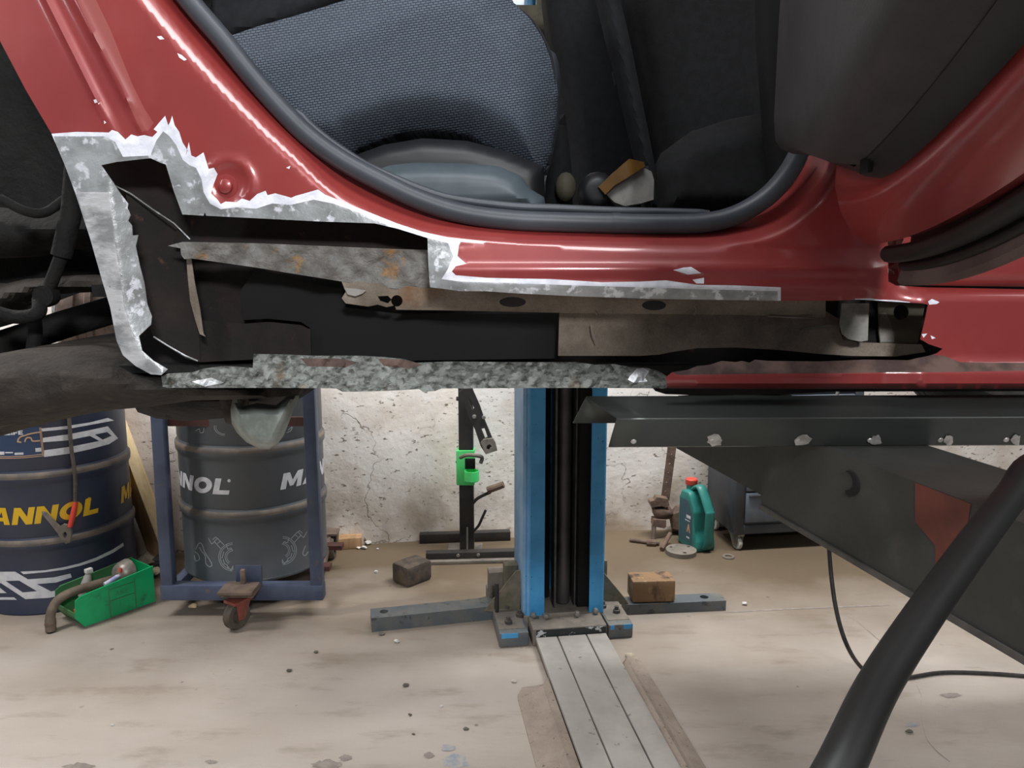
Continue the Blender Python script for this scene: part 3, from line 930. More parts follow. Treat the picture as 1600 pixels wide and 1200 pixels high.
# ------------------------------------------------ interior
cushion = [(300, 40), (360, 56), (400, 42), (470, 22), (540, 0), (600, -30), (680, -50), (760, -50), (790, -20), (803, 4), (830, 30), (850, 60), (862, 92), (868, 115), (872, 150), (868, 195), (860, 240), (845, 285), (780, 240), (730, 212), (670, 205), (620, 210), (560, 232), (540, 250), (460, 250), (380, 180), (300, 90)]
rs = SHEET('rear_seat', cushion, lambda x, y: 1.36 + .00006 * (x - 350), M['weave'], car, step=8, pillow=(70, .06), thick=.35, uvrot=math.radians(9))
mb = MB().tube([P(x, y, 1.39) for x, y in smooth_line([(803, 8), (832, 34), (852, 66), (863, 100), (866, 150), (860, 190), (854, 215)], 4)], .003, 8)
OBJ('seat_piping', mb, M['cloth'], rs)
SHEET('seat_valance', [(500, 262), (545, 246), (600, 226), (660, 216), (730, 220), (790, 236), (850, 260), (852, 330), (500, 330)], 1.345, M['plastic_dark'], rs, step=9, pillow=(22, .03), thick=.05)
SHEET('seat_side_bolster', [(850, 70), (868, 84), (874, 100), (877, 130), (872, 200), (862, 250), (850, 290), (846, 250)], 1.45, M['rubber'], rs, step=7, pillow=(10, .02), thick=.05)
SHEET('rear_backrest', [(200, -140), (640, -140), (600, -20), (470, 40), (360, 72), (300, 70), (200, -20)], 1.68, M['cloth'], rs, step=14, pillow=(30, .04), thick=.1)
SHEET('sill_trim', [(560, 300), (580, 268), (610, 258), (650, 254), (720, 255), (780, 260), (812, 274), (830, 296), (850, 308), (854, 330), (700, 335), (600, 320)], 1.24, M['plastic_grey'], car, step=8, pillow=(26, .03), thick=.04)
fs = SHEET('front_seat', [(964, -140), (962, -40), (968, 0), (985, 60), (1000, 130), (1010, 190), (1024, 250), (1030, 340), (1300, 340), (1300, -140)], lambda x, y: 1.58 + .0001 * (1300 - x), M['cloth2'], car, step=14, pillow=(50, .05), thick=.15)
SHEET('seat_base', [(1028, 340), (1030, 262), (1046, 230), (1080, 205), (1140, 186), (1230, 170), (1260, 340)], 1.42, M['cloth2'], fs, step=9, pillow=(40, .05), thick=.08)
SHEET('seat_bolster', [(920, -140), (934, -20), (950, 50), (966, 110), (984, 190), (1000, 255), (1010, 330), (1032, 330), (1022, 250), (1004, 160), (986, 70), (972, 10), (964, -140)], 1.44, M['cloth'], fs, step=7, pillow=(14, .02), thick=.05)
SHEET('seat_adjuster', [(958, 110), (966, 98), (978, 104), (984, 124), (976, 136), (962, 132)], 1.52, M['plastic_dark'], fs, step=6, pillow=(10, .012), thick=.02)
fp = SHEET('passenger_seat', [(846, -140), (850, -20), (858, 40), (868, 90), (876, 130), (882, 190), (888, 250), (890, 340), (1040, 340), (1010, 200), (980, 40), (960, -140)], 1.95, M['cloth'], car, step=12, pillow=(34, .06), thick=.15)
SHEET('seat_hinge_cover', circ(934, 300, 30, 32), 1.4, M['plastic_dark'], fp, step=7, pillow=(14, .02), thick=.03)
SHEET('centre_console', [(862, 210), (880, 150), (893, 260), (896, 340), (850, 340), (856, 260)], 1.7, M['cloth'], car, step=9, pillow=(14, .02), thick=.1)
mb = MB().ball(P(884, 292, 1.66), (.022, .02, .03), n=14)
OBJ('console_knob', mb, M['olive'], car)
# carpet and far side of the cabin
mb = MB().box((.28, 1.95, 1.33), (1.95, 1.3, .02))
OBJ('carpet', mb, M['cloth2'], car)
SHEET('far_side_trim', [(110, -420), (640, -420), (640, -60), (700, 6), (838, 8), (842, -420), (1700, -420), (1700, 420), (110, 420)], 2.6, M['olive'], car, step=40, thick=.05)
SHEET('pillar_trim', [(1186, -140), (1190, 60), (1200, 200), (1212, 290), (1230, 330), (1300, 330), (1300, -140)], 1.3, M['black'], car, step=6, pillow=(16, .01), thick=.03)
mb = MB().tube([P(x, y, 1.16) for x, y in smooth_line([(1180, 318), (1205, 298), (1225, 276), (1240, 246)], 4)], .0022, 8)
OBJ('aperture_edge', mb, M['pale'], car)

# ------------------------------------------------ open rear door
PHI = math.radians(80)
dd = np.array([-math.cos(PHI), -math.sin(PHI), 0])     # hinge -> free edge
dn = np.array([math.sin(PHI), -math.cos(PHI), 0])      # trim -> outer skin
O0 = np.array([.392, 1.02, 0])


def bz(s):
    return 1.462 + .27 * max(0, s) ** 2


def dpt(s, n, dz):
    q = O0 + dd * s + dn * n
    return (q[0], q[1], bz(s) + dz)


def loft(prof, s0, s1, k=18, lift=lambda s: 0.0):
    mb = MB()
    n = len(prof)
    vs = [dpt(s0 + (s1 - s0) * i / k, a, z + lift(s0 + (s1 - s0) * i / k)) for i in range(k + 1) for a, z in prof]
    fs = [(i * n + j, i * n + (j + 1) % n, (i + 1) * n + (j + 1) % n, (i + 1) * n + j) for i in range(k) for j in range(n)]
    fs += [tuple(range(n - 1, -1, -1)), tuple(k * n + j for j in range(n))]
    return mb.add(vs, fs)


door = OBJ('rear_door', loft([(.022, .012), (.03, -.018), (.046, -.046), (.066, -.062), (.082, -.058), (.095, -.03), (.098, .1), (.1, .66), (.022, .66)], -.02, .72), M['red'], car)
tl = lambda s: .052 * min(1, max(0, (.2 - s) / .2)) ** .8
hl = lambda s: .07 * max(0, s) ** 2
OBJ('door_trim', loft([(.006, .0), (-.03, .004), (-.045, .010), (-.053, .022), (-.056, .05), (-.056, .16), (-.05, .66), (.03, .66), (.028, -.002)], -.035, .70, lift=tl), M['trim'], door, smooth=50)
OBJ('trim_edge', loft([(-.006, .0), (.006, -.010), (.022, -.012), (.026, .004)], .0, .70, lift=tl), M['plastic_dark'], door, smooth=50)
mb = MB().tube([dpt(s, .088, -.074 + hl(s) * .6) for s in np.linspace(-.0, .7, 20)], .011, 12)
OBJ('door_rubber', mb, M['hose'], door)
mb = MB().tube([dpt(s, .104, -.088 + hl(s) * .8) for s in np.linspace(.01, .7, 20)], .007, 12)
OBJ('door_rubber', mb, M['hose'], door)
OBJ('door_skin_hem', loft([(.1, -.108), (.104, -.113), (.11, -.113), (.122, -.1), (.126, -.04), (.128, .12), (.128, .66), (.122, .66), (.12, .1), (.112, -.06)], .0, .72, lift=hl), M['hem'], door)
mb = MB().box((0, 0, 0), (.006, .02, .05), b=.002)
mb.v = [tuple(np.array(v) + np.array(dpt(.235, -.004, .012))) for v in mb.v]
OBJ('trim_clip', mb, M['black'], door)

# parcel on the cabin floor behind the seat
pk = THING('parcel', P(978, 318, 1.36), 'pale card parcel with brown tape on the cabin floor by the seat', 'parcel')
SHEET('card_wrap', [(940, 296), (958, 286), (1002, 260), (1018, 268), (1022, 282), (1021, 312), (1000, 318), (976, 322), (960, 316)], lambda x, y: 1.352 + .0006 * np.abs(x - 985), M['paperwhite'], pk, step=7, thick=.05)
SHEET('brown_tape', [(935, 292), (960, 268), (983, 248), (1006, 253), (1008, 260), (975, 281), (960, 290), (946, 304)], lambda x, y: 1.343 + .0006 * np.abs(x - 985), M['tape'], pk, step=6, thick=.03)

# ================================================================== REPAIR PANEL, LIFT ARM, HOSE (nearest things)
rp = THING('sill_repair_panel', (.6, 1.07, 1.122), 'long folded zinc sill panel resting on the dark lift arm', 'panel')
x0, x1 = .0, 1.15
# profile: back flange foot, ridge, front edge, lower lip (Y, z) and where its left end is cut (px)
prof = [(1.128, 661, 895), (1.122, 620, 916), (1.0535, 653.2, 963), (1.0508, 654.2, 963), (1.0500, 655.4, 963), (1.0508, 657, 962.5), (1.08, 697, 951), (1.092, 698, 951)]
TT = .0018
vs, fs = [], []
NS = 24
for k in range(NS + 1):
    for (Y, py, px) in prof:
        a = P(px, py, Y)
        t = k / NS
        vs.append((a[0] + (1.15 - a[0]) * t, Y + .02 * t, a[2]))
n = len(prof)
for k in range(NS):
    for i in range(n - 1):
        fs.append((k * n + i, k * n + i + 1, (k + 1) * n + i + 1, (k + 1) * n + i))
mb = MB().add(vs, fs)
ro = OBJ('channel', mb, M['channel'], rp, smooth=25)
sm = ro.modifiers.new('gauge', 'SOLIDIFY')
sm.thickness = TT
sm.offset = 0
for i, (px, rx) in enumerate([(992, 4), (1117, 13), (1255, 14), (1369, 8), (1482, 7), (1588, 7)]):
    c = P(px, 692, 1.061)
    t = (c[0] - .15) / 1.0
    MXp = Matrix.Translation((c[0], 1.0725 + .02 * t, P(px, 690, 1.0725)[2])) @ Matrix.Rotation(math.radians(118), 4, 'X')
    mb = MB().lathe([(0, .0012), (.0035, .001), (.0042, 0)], MXp, 14)
    OBJ('weld_hole', mb, M['channel_spot'], rp)
    if rx > 5:
        pts = [(px - rx + rx * 2 * random.random() * 0 + rx * 1.1 * math.cos(a) * (.7 + .5 * random.random()), 688 + 9 * math.sin(a) * (.7 + .5 * random.random())) for a in np.linspace(0, 6.0, 14)]
        SHEET('ground_spot', [(a + rx, b) for a, b in pts], lambda x, y: 1.0478 + .030 * (y - 655) / 42 + .02 * t, M['channel_spot'], rp, step=4, thick=.0006)

la = THING('lift_arm', (.45, 1.1, .98), 'dark grey box section lift arm reaching under the red sill', 'lift arm')
A = np.array([.345, 1.53, 0])
B = np.array([.60, .38, 0])
ad = (B - A) / np.linalg.norm(B - A)
an = np.array([-ad[1], ad[0], 0])
if an[0] < 0:
    an = -an


def apt(s, n, z):
    q = A + ad * s + an * n
    return (q[0], q[1], z)


def hollow_beam(s0, s1, n0, n1, z0, z1, t):
    mb = MB()
    vs = []
    for s in (s0, s1):
        for q in ((n0, z0), (n1, z0), (n1, z1), (n0, z1), (n0 + t, z0 + t), (n1 - t, z0 + t), (n1 - t, z1 - t), (n0 + t, z1 - t)):
            vs.append(apt(s, *q))
    f = []
    for i in range(4):
        j = (i + 1) % 4
        f += [(i, j, j + 8, i + 8), (i + 4, i + 12, j + 12, j + 4), (i, i + 4, j + 4, j), (i + 8, j + 8, j + 12, i + 12)]
    return mb.add(vs, f)


OBJ('outer_tube', hollow_beam(.30, 1.35, 0, .15, .978, 1.118, .008), M['arm'], la, smooth=0)
OBJ('inner_tube', hollow_beam(-.06, .7, .012, .138, .992, 1.104, .008), M['arm'], la, smooth=0)
c = apt(.67, -.001, 1.062)
Rn = Matrix((Vector(ad), Vector((0, 0, 1)), Vector(an) * -1)).transposed().to_4x4()
mb = MB().prism([np.array(apt(.52 + .02 * math.cos(a), -.0005, 1.082 + .017 * math.sin(a))) for a in np.linspace(-1.8, 1.9, 14)] + [np.array(apt(.52 - .006 + .014 * math.cos(a), -.0005, 1.084 + .013 * math.sin(a))) for a in np.linspace(1.7, -1.6, 12)], np.array(an) * -.002)
OBJ('stop_slot', mb, M['black'], la)
mb = MB().prism([np.array(apt(s, -.0008, z)) for s, z in [(.64, 1.117), (.725, 1.117), (.72, 1.06), (.70, 1.055), (.695, 1.02), (.684, 1.017), (.68, 1.053), (.645, 1.07)]], np.array(an) * .0007)
OBJ('red_paint_patch', mb, M['armred'], la)
mb = MB().prism([np.array(apt(s, -.004, z)) for s, z in [(.30, .976), (1.35, .976), (1.35, .983), (.30, .983)]], np.array(an) * .006)
OBJ('lower_edge', mb, M['steel'], la)
mb = MB().lathe([(.0, 0), (.045, 0), (.05, .008), (.05, .06), (.045, .066), (0, .066)], Matrix.Translation(apt(.16, .075, 1.104)), 24)
OBJ('lift_pad', mb, M['hose'], la)

hp = smooth_line([P(1200, 1420, .33), P(1250, 1310, .35), P(1311, 1200, .37), P(1370, 1075, .42), P(1437, 970, .47), P(1515, 860, .53), P(1580, 775, .59), P(1625, 725, .63), np.array([.56, .70, 1.195]), np.array([.66, .78, 1.17]), np.array([.85, .84, 1.02]), np.array([1.0, .86, .5]), np.array([1.1, .86, .05]), np.array([1.4, .9, .014]), np.array([2.2, 1.2, .014])], 6)
hp = [np.array([.0, .22, .014]), np.array([.05, .24, .05]), np.array([.07, .26, .4]), np.array([.085, .28, .8])][0:4] + hp
hp = smooth_line(hp[:5], 4)[:-1] + hp[4:]
rad = [.0118 for _ in hp]
tag(OBJ('air_hose', MB().tube(hp, rad, 20), M['hose'], None, smooth=60), 'thick black rubber hose crossing close in front of the lift arm', 'hose')
cb = smooth_line([np.array([1.32, 3.1, .9]), P(1288, 700, 2.55), P(1293, 800, 2.5), P(1297, 880, 2.45), P(1306, 950, 2.38), P(1322, 1005, 2.3), np.array(G(1345, 1042, .03)), np.array(G(1372, 1056, .008)), np.array(G(1410, 1060, .006)), np.array(G(1470, 1051, .006)), np.array(G(1540, 1052, .006)), np.array(G(1620, 1058, .006)), np.array(G(1800, 1075, .006))], 6)
tag(OBJ('cable', MB().tube(cb, .0068, 10), M['cable'], None, smooth=60), 'thin black cable hanging down and curving across the concrete floor', 'cable')

# ================================================================== TWO-POST LIFT
cl = THING('lift_column', (.195, 2.77, 0), 'blue steel lift column with ram, standing behind the red car', 'lift')
LM = Matrix.Translation((.195, 2.77, 0)) @ Matrix.Rotation(YAW, 4, 'Z')


def lp_(x, y, z):
    return np.array(LM @ Vector((x, y, z)))


def lbox(x0, x1, y0, y1, z0, z1, b=0.0, mb=None):
    mb = mb or MB()
    return mb.box(((x0 + x1) / 2, (y0 + y1) / 2, (z0 + z1) / 2), (x1 - x0, y1 - y0, z1 - z0), LM, b)


def extr(pts, z0, z1):
    return MB().prism([lp_(x, y, z0) for x, y in pts], (0, 0, z1 - z0))


OBJ('column_flange', extr([(-.075, 0), (-.128, 0), (-.134, .007), (-.140, .012), (-.144, .012), (-.136, .009), (-.128, .008), (-.075, .008)], .06, 2.9), M['blue'], cl, smooth=0)
OBJ('column_flange', extr([(.098, 0), (.148, 0), (.155, .006), (.155, .012), (.147, .012), (.145, .008), (.098, .008)], .06, 2.9), M['blue'], cl, smooth=0)
OBJ('column_side', extr([(-.130, .004), (-.137, .0075), (-.152, .03), (-.152, .24), (-.144, .24), (-.144, .034), (-.132, .0125)], .06, 2.9), M['blueedge'], cl, smooth=0)  # left side drawn in a paler blue than the rest of the column
OBJ('column_side', extr([(.155, .012), (.155, .24), (.147, .24), (.147, .012)], .06, 2.9), M['blue'], cl, smooth=0)
OBJ('column_back', extr([(-.152, .24), (.155, .24), (.155, .248), (-.152, .248)], .06, 2.9), M['blue'], cl, smooth=0)
OBJ('hydraulic_ram', MB().lathe([(.0, .07), (.027, .07), (.027, 2.6), (0, 2.6)], LM @ Matrix.Translation((.017, .1, 0)), 28), M['cyl'], cl)
OBJ('guide_rail', lbox(-.028, -.02, .05, .11, .07, 2.8), M['steel'], cl)
OBJ('guide_rail', lbox(.052, .058, .06, .11, .07, 2.8), M['steel'], cl)
OBJ('carriage', lbox(.06, .115, .03, .2, .075, 2.2, .003), M['black'], cl)
OBJ('carriage_plate', lbox(-.07, -.03, .13, .2, .075, 2.2, .003), M['black'], cl)
OBJ('base_slab', lbox(-.258, -.15, -.105, .34, 0, .055, .006), M['footbar'], cl)
OBJ('base_slab', lbox(.148, .242, -.095, .34, 0, .055, .006), M['footbar'], cl)
OBJ('base_slab', lbox(-.152, .15, .0, .34, 0, .062, .002), M['dusty'], cl)
OBJ('slab_dust', lbox(-.255, -.16, -.075, .3, .0545, .0565), M['dusty'], cl)
OBJ('slab_dust', lbox(.155, .238, -.06, .3, .0545, .0565), M['dusty'], cl)
for x0_, x1_, y_ in ((-.25, -.19, -.1062), (.205, .240, -.0962), (.155, .17, -.0962)):
    OBJ('blue_paint_patch', lbox(x0_, x1_, y_, y_ + .002, .036, .0535), M['blue'], cl)
sb = OBJ('sill_box', lbox(-.137, .137, -.112, .0, 0, .066, .004), M['dusty'], cl)
OBJ('peeling_face', lbox(-.125, .134, -.1132, -.111, .03, .062), M['peel'], cl)
OBJ('clamp_strip', lbox(-.085, .055, -.03, -.02, .064, .082, .001), M['dusty'], cl)
for x, y in ((-.12, -.022), (-.075, -.036), (.043, -.036), (.118, -.022)):
    OBJ('bolt', MB().lathe([(0, -.012), (.009, -.012), (.011, 0), (.009, .008), (0, .01)], LM @ Matrix.Translation((x, y, .078)) @ Matrix.Rotation(math.radians(90), 4, 'X'), 6), M['bolt'], cl)
for x, y in ((-.215, -.03), (.205, .0), (.165, .05), (-.2, .1), (-.165, .02)):
    OBJ('anchor_bolt', MB().lathe([(0, .056), (.014, .056), (.014, .068), (.008, .07), (.008, .082), (0, .082)], LM @ Matrix.Translation((x, y, 0)), 8), M['steel'], cl)
g = MB().prism([P(757, 955, 2.83), P(812, 958, 2.83), P(814, 892, 2.83), P(806, 893, 2.83), P(770, 938, 2.83)], (.0, .012, 0))
OBJ('gusset', g, M['gusset'], cl, smooth=0)
g = MB().prism([P(941, 892, 2.9), P(941, 945, 2.9), P(982, 944, 2.9), P(977, 936, 2.9)], (.0, .012, 0))
OBJ('gusset', g, M['gusset'], cl, smooth=0)
OBJ('rear_bracket', lbox(-.26, -.153, .2, .26, .056, .16, .003), M['dusty'], cl)
OBJ('rear_bracket', lbox(-.205, -.153, .14, .2, .056, .21, .003), M['gusset'], cl)
OBJ('rear_bracket', lbox(.156, .21, .16, .24, .056, .2, .003), M['gusset'], cl)
OBJ('anchor_rod', MB().lathe([(0, 0), (.008, 0), (.008, .115), (0, .115)], LM @ Matrix.Translation((-.245, .07, .056)), 10), M['stand'], cl)


def foot(name, a, b, z, wd, hole):
    a, b = np.array(a), np.array(b)
    x = (b - a) / np.linalg.norm(b - a)
    y = np.array([-x[1], x[0], 0])
    if y[1] < 0:
        y = -y
    L = np.linalg.norm(b - a)
    mbx = MB()
    out = [(0, 0), (L, 0), (L, wd), (0, wd)]
    hx, hy = hole
    # top plate with a real hole
    k = 16
    ring = [(hx + .017 * math.cos(2 * math.pi * i / k), hy + .017 * math.sin(2 * math.pi * i / k)) for i in range(k)]
    vs2 = [Vector(q) for q in out + ring]
    ed = [(i, (i + 1) % 4) for i in range(4)] + [(4 + i, 4 + (i + 1) % k) for i in range(k)]
    r = delaunay_2d_cdt(vs2, ed, [], 0, 1e-5, False)
    vv = [(q.x, q.y) for q in r[0]]
    tri = [t for t in r[2] if not inside(np.array([sum(vv[i][0] for i in t) / 3]), np.array([sum(vv[i][1] for i in t) / 3]), ring)[0]]
    w3 = lambda q, zz: a + x * q[0] + y * q[1] + np.array([0, 0, zz])
    mbx.add([w3(q, z) for q in vv] + [w3(q, z - .006) for q in vv], [tuple(t) for t in tri] + [tuple(i + len(vv) for i in t[::-1]) for t in tri])
    mbx.add([w3(q, z) for q in ring] + [w3(q, z - .03) for q in ring], [(i, (i + 1) % k, (i + 1) % k + k, i + k) for i in range(k)])
    for y0, y1 in ((0, .006), (wd - .006, wd)):
        mbx.add([w3(q, zz) for zz in (0, z - .0005) for q in ((0, y0), (L, y0), (L, y1), (0, y1))], [(0, 3, 2, 1), (4, 5, 6, 7), (0, 1, 5, 4), (1, 2, 6, 5), (2, 3, 7, 6), (3, 0, 4, 7)])
    mbx.add([w3(q, zz) for zz in (0, z - .0005) for q in ((0, .006), (.006, .006), (.006, wd - .006), (0, wd - .006))], [(0, 3, 2, 1), (4, 5, 6, 7), (0, 1, 5, 4), (1, 2, 6, 5), (2, 3, 7, 6), (3, 0, 4, 7)])
    mbx.add([w3(q, zz) for zz in (0, z - .0005) for q in ((L - .006, .006), (L, .006), (L, wd - .006), (L - .006, wd - .006))], [(0, 3, 2, 1), (4, 5, 6, 7), (0, 1, 5, 4), (1, 2, 6, 5), (2, 3, 7, 6), (3, 0, 4, 7)])
    o = OBJ(name, mbx, M['footbar'], cl, smooth=0)
    db = MB().add([w3(q, z + .0008) for q in ((.045 if hx < L / 2 else 0, .012), (L if hx < L / 2 else L - .06, .012), (L if hx < L / 2 else L - .06, wd), (.045 if hx < L / 2 else 0, wd))], [(0, 1, 2, 3)])
    return o


foot('foot_bar', G(581, 988), G(772, 968), .055, .085, (.05, .05))
foot('foot_bar', G(978, 961), G(1134, 954), .042, .075, (.375 - .045, .042))

fc = THING('floor_cover', lp_(0, -1.2, 0), 'long ribbed metal floor cover running out from the blue lift column', 'floor cover')
for a, b2 in ((-.127, -.050), (-.045, .057), (.062, .133)):
    OBJ('cover_strip', lbox(a, b2, -2.75, -.115, .022, .036, .002), M['cover'], fc)
OBJ('cover_base', lbox(-.125, .131, -2.75, -.115, 0, .027), M['dusty'], fc)
for sgn, xe, yf in ((-1, -.243, -.39), (1, .217, -.30)):
    xi = -.13 if sgn < 0 else .136
    ny = 60
    vs, f2 = [], []
    prof2 = [(xi, .024), (xi + (xe - xi) * .25, .027), (xi + (xe - xi) * .45, .016), (xi + (xe - xi) * .8, .009), (xe, .006), (xe, 0), (xi, 0)]
    for i in range(ny + 1):
        t = i / ny
        for j, (x, z) in enumerate(prof2):
            y = yf - .03 * math.sin(j * 1.9 + sgn) * (1 - t) + t * (-2.7 - yf) + (.12 * (x - xi) / (xe - xi) * sgn * .3 if i == 0 else 0)
            vs.append(lp_(x, y, z))
    m_ = len(prof2)
    for i in range(ny):
        for j in range(m_):
            f2.append((i * m_ + j, i * m_ + (j + 1) % m_, (i + 1) * m_ + (j + 1) % m_, (i + 1) * m_ + j))
    f2 += [tuple(range(m_)), tuple(ny * m_ + j for j in range(m_ - 1, -1, -1))]
    OBJ('tread_plate', MB().add(vs, f2), M['tread'], fc, smooth=0)

# small red sticker on the column
mb = MB().prism([np.array(P(x, y, 2.775)) for x, y in [(818.5, 600), (826, 600), (826, 623), (818.5, 619)]], (0, -.001, 0))
OBJ('red_sticker', mb, M['stickerred'], cl, smooth=0)
mb = MB().prism([np.array(P(x, y, 2.7735)) for x, y in [(820, 608), (825, 608), (825, 613), (820, 612)]], (0, -.001, 0))
OBJ('sticker_print', mb, M['whiteprint'], cl, smooth=0)

# ================================================================== DRUMS
def drum_prof(z0, ribs, hgt=.88, R=.29):
    p = [(0, z0 + .012), (R - .012, z0 + .012), (R - .010, z0), (R + .002, z0), (R + .004, z0 + .008), (R + .001, z0 + .016)]
    for r in ribs:
        p += [(R, r - .034), (R + .002, r - .024), (R + .008, r - .014), (R + .009, r), (R + .008, r + .012), (R + .001, r + .022), (R - .003, r + .03), (R, r + .04)]
    p += [(R, z0 + hgt - .016), (R + .004, z0 + hgt - .008), (R + .002, z0 + hgt), (R - .01, z0 + hgt), (R - .012, z0 + hgt - .014), (0, z0 + hgt - .014)]
    return p


class CYL:
    def __init__(s, cx, cy, R):
        s.cx, s.cy, s.R = cx, cy, R

    def px(s, x, y, off=.0012):
        """where the view ray through a photo point meets the drum wall"""
        u = (np.asarray(x, float) - 800) / F
        v = -(np.asarray(y, float) - 600) / F
        dx, dy, dz = u, CT + v * ST, -ST + v * CT
        a = dx * dx + dy * dy
        b = -(dx * s.cx + dy * s.cy)
        c = s.cx ** 2 + s.cy ** 2 - s.R ** 2
        disc = np.maximum(b * b - a * c, 0)
        t = (-b - np.sqrt(disc)) / a
        X, Y, Z = dx * t, dy * t, H + dz * t
        k = (s.R + off) / s.R
        return np.stack([s.cx + (X - s.cx) * k, s.cy + (Y - s.cy) * k, Z], -1)

    def patch(s, name, poly, m, parent, step=4, off=.0012, holes=()):
        mb = sheet_mb(poly, 0, step=step, holes=holes, mapper=lambda x, y: s.px(x, y, off), back=False)
        return OBJ(name, mb, m, parent, 60, fix=False)

    def stroke(s, mb, line, wd, off=.0012):
        L = [np.asarray(q, float) for q in line]
        for a, b in zip(L[:-1], L[1:]):
            d = b - a
            l = np.hypot(*d)
            if l < 1e-6:
                continue
            q = np.array([-d[1], d[0]]) / l * wd / 2
            e = d / l * wd * .25
            c4 = np.array([a + q - e, b + q + e, b - q + e, a - q - e])
            mb.add(s.px(c4[:, 0], c4[:, 1], off), [(0, 1, 2, 3)])

    def word(s, body, th0, th1, z0, hgt, m, parent, off=.0015, shear=.22, gap=.1):
        """heavy slanted capitals printed round the drum, each letter a piece of its own"""
        wt = sum(GLYPH[c][0] for c in body) + gap * (len(body) - 1) + shear
        x = 0.0

        def mp(X, Yy):
            th = np.radians(th0 + (th1 - th0) * X / wt)
            return np.stack([s.cx + (s.R + off) * np.sin(th), s.cy - (s.R + off) * np.cos(th), z0 + hgt * Yy], -1)
        for c in body:
            wd, out, holes = GLYPH[c]
            sh = lambda P_: [(x + a + shear * b, b) for a, b in P_]
            mb = sheet_mb(sh(out), 0, step=.2, holes=[sh(h) for h in holes], mapper=mp, back=False)
            OBJ('letter', mb, m, parent, 60, fix=False)
            x += wd + gap


GLYPH = {
    'M': (1.2, [(0, 0), (0, 1), (.36, 1), (.6, .5), (.84, 1), (1.2, 1), (1.2, 0), (.9, 0), (.9, .58), (.7, .14), (.5, .14), (.3, .58), (.3, 0)], []),
    'A': (1.15, [(0, 0), (.4, 1), (.78, 1), (1.15, 0), (.82, 0), (.75, .2), (.39, .2), (.32, 0)], [[(.46, .42), (.69, .42), (.58, .76)]]),
    'N': (1.05, [(0, 0), (0, 1), (.34, 1), (.74, .45), (.74, 1), (1.05, 1), (1.05, 0), (.73, 0), (.31, .57), (.31, 0)], []),
    'O': (1.15, [(.575 + .575 * math.cos(a * math.pi / 10), .5 + .52 * math.sin(a * math.pi / 10)) for a in range(20)], [[(.575 + .25 * math.cos(a * math.pi / 10), .5 + .24 * math.sin(a * math.pi / 10)) for a in range(20)]]),
    'L': (.85, [(0, 0), (0, 1), (.32, 1), (.32, .27), (.85, .27), (.85, 0)], []),
    'I': (.3, [(0, 0), (0, 1), (.3, 1), (.3, 0)], []),
    'F': (.8, [(0, 0), (0, 1), (.8, 1), (.8, .75), (.3, .75), (.3, .6), (.7, .6), (.7, .36), (.3, .36), (.3, 0)], []),
    'E': (.8, [(0, 0), (0, 1), (.8, 1), (.8, .78), (.3, .78), (.3, .61), (.72, .61), (.72, .39), (.3, .39), (.3, .22), (.8, .22), (.8, 0)], []),
}

# navy drum at the left
d1 = THING('oil_drum', (-1.93, 3.18, 0), 'navy blue oil drum with yellow lettering at the left edge', 'drum')
C1 = CYL(-1.93, 3.18, .29)
b1 = OBJ('drum_body', MB().lathe(drum_prof(0, (.285, .552)), Matrix.Translation((-1.93, 3.18, 0)), 72), M['navy'], d1, smooth=30)
for r in (.285, .552):
    OBJ('rib_dust', MB().lathe([(.2985, r - .004), (.2998, r + .006), (.2992, r + .0135), (.2925, r + .0225)], Matrix.Translation((-1.93, 3.18, 0)), 72, cap=False), M['drumdust'], d1, smooth=60)
for t0 in (-35, 85):
    C1.word('MANNOL', t0, t0 + 99, .372, .068, M['yellow'], d1)
C1.patch('dot_print', circ(139.5, 780, 3), M['yellow'], d1, step=2)
# bands near the top
C1.patch('band_print', [(64, 669.5), (104, 665.5), (140, 660), (168, 653), (178, 657), (140, 664), (104, 670.5), (66, 674)], M['whiteprint'], d1)
C1.patch('band_print', [(67, 684), (110, 678), (145, 671), (168, 666), (180, 680), (184, 685), (170, 694), (140, 702), (110, 708.5), (69, 714), (69, 703.5), (110, 698), (155, 689), (140, 681), (106, 688), (67, 691)], M['whiteprint'], d1,
         holes=[[(148, 679), (167, 675), (174, 681), (160, 687)]])
lbx = C1.patch('label', [(-30, 668), (62, 667), (68, 712), (30, 715), (-30, 716)], M['labelblue'], d1, off=.0008)
mb = MB()
for ln in ([(-30, 713.5), (30, 713), (66, 709.5)], [(-30, 716), (30, 715.5), (68.5, 712)], [(64, 668), (68.5, 712)], [(62, 668), (66.5, 711)]):
    C1.stroke(mb, smooth_line(ln, 4) if len(ln) > 2 else ln, 1.1, .0016)
OBJ('label_border', mb, M['peach'], d1)
mb = MB()
for ln in ([(28, 690), (29, 686), (33, 682), (40, 680), (46, 678), (56, 676), (63, 675)], [(28, 690), (33, 691)], [(39, 690), (41, 685), (45, 683.5), (49, 685), (51, 689), (62, 688.5)]):
    C1.stroke(mb, smooth_line(ln, 3), 2.2, .0016)
OBJ('label_emblem', mb, M['peach'], d1)
for ln, wd in (([(8, 678), (15, 678)], 4), ([(57, 703), (63, 702.5)], 6), ([(24, 709), (36, 708.5)], 3.5), ([(-8, 708), (6, 708)], 5), ([(9, 707), (20, 707)], 2)):
    mb = MB()
    C1.stroke(mb, ln, wd, .0016)
    OBJ('label_print', mb, M['whiteprint'], d1)
_a, _b = C1.px(9, 676), C1.px(36, 676)
C1.word('LIFE', math.degrees(math.atan2(_a[0] + 1.93, 3.18 - _a[1])), math.degrees(math.atan2(_b[0] + 1.93, 3.18 - _b[1])), C1.px(20, 679.5)[2], .016, M['whiteprint'], d1, off=.0018, shear=0)
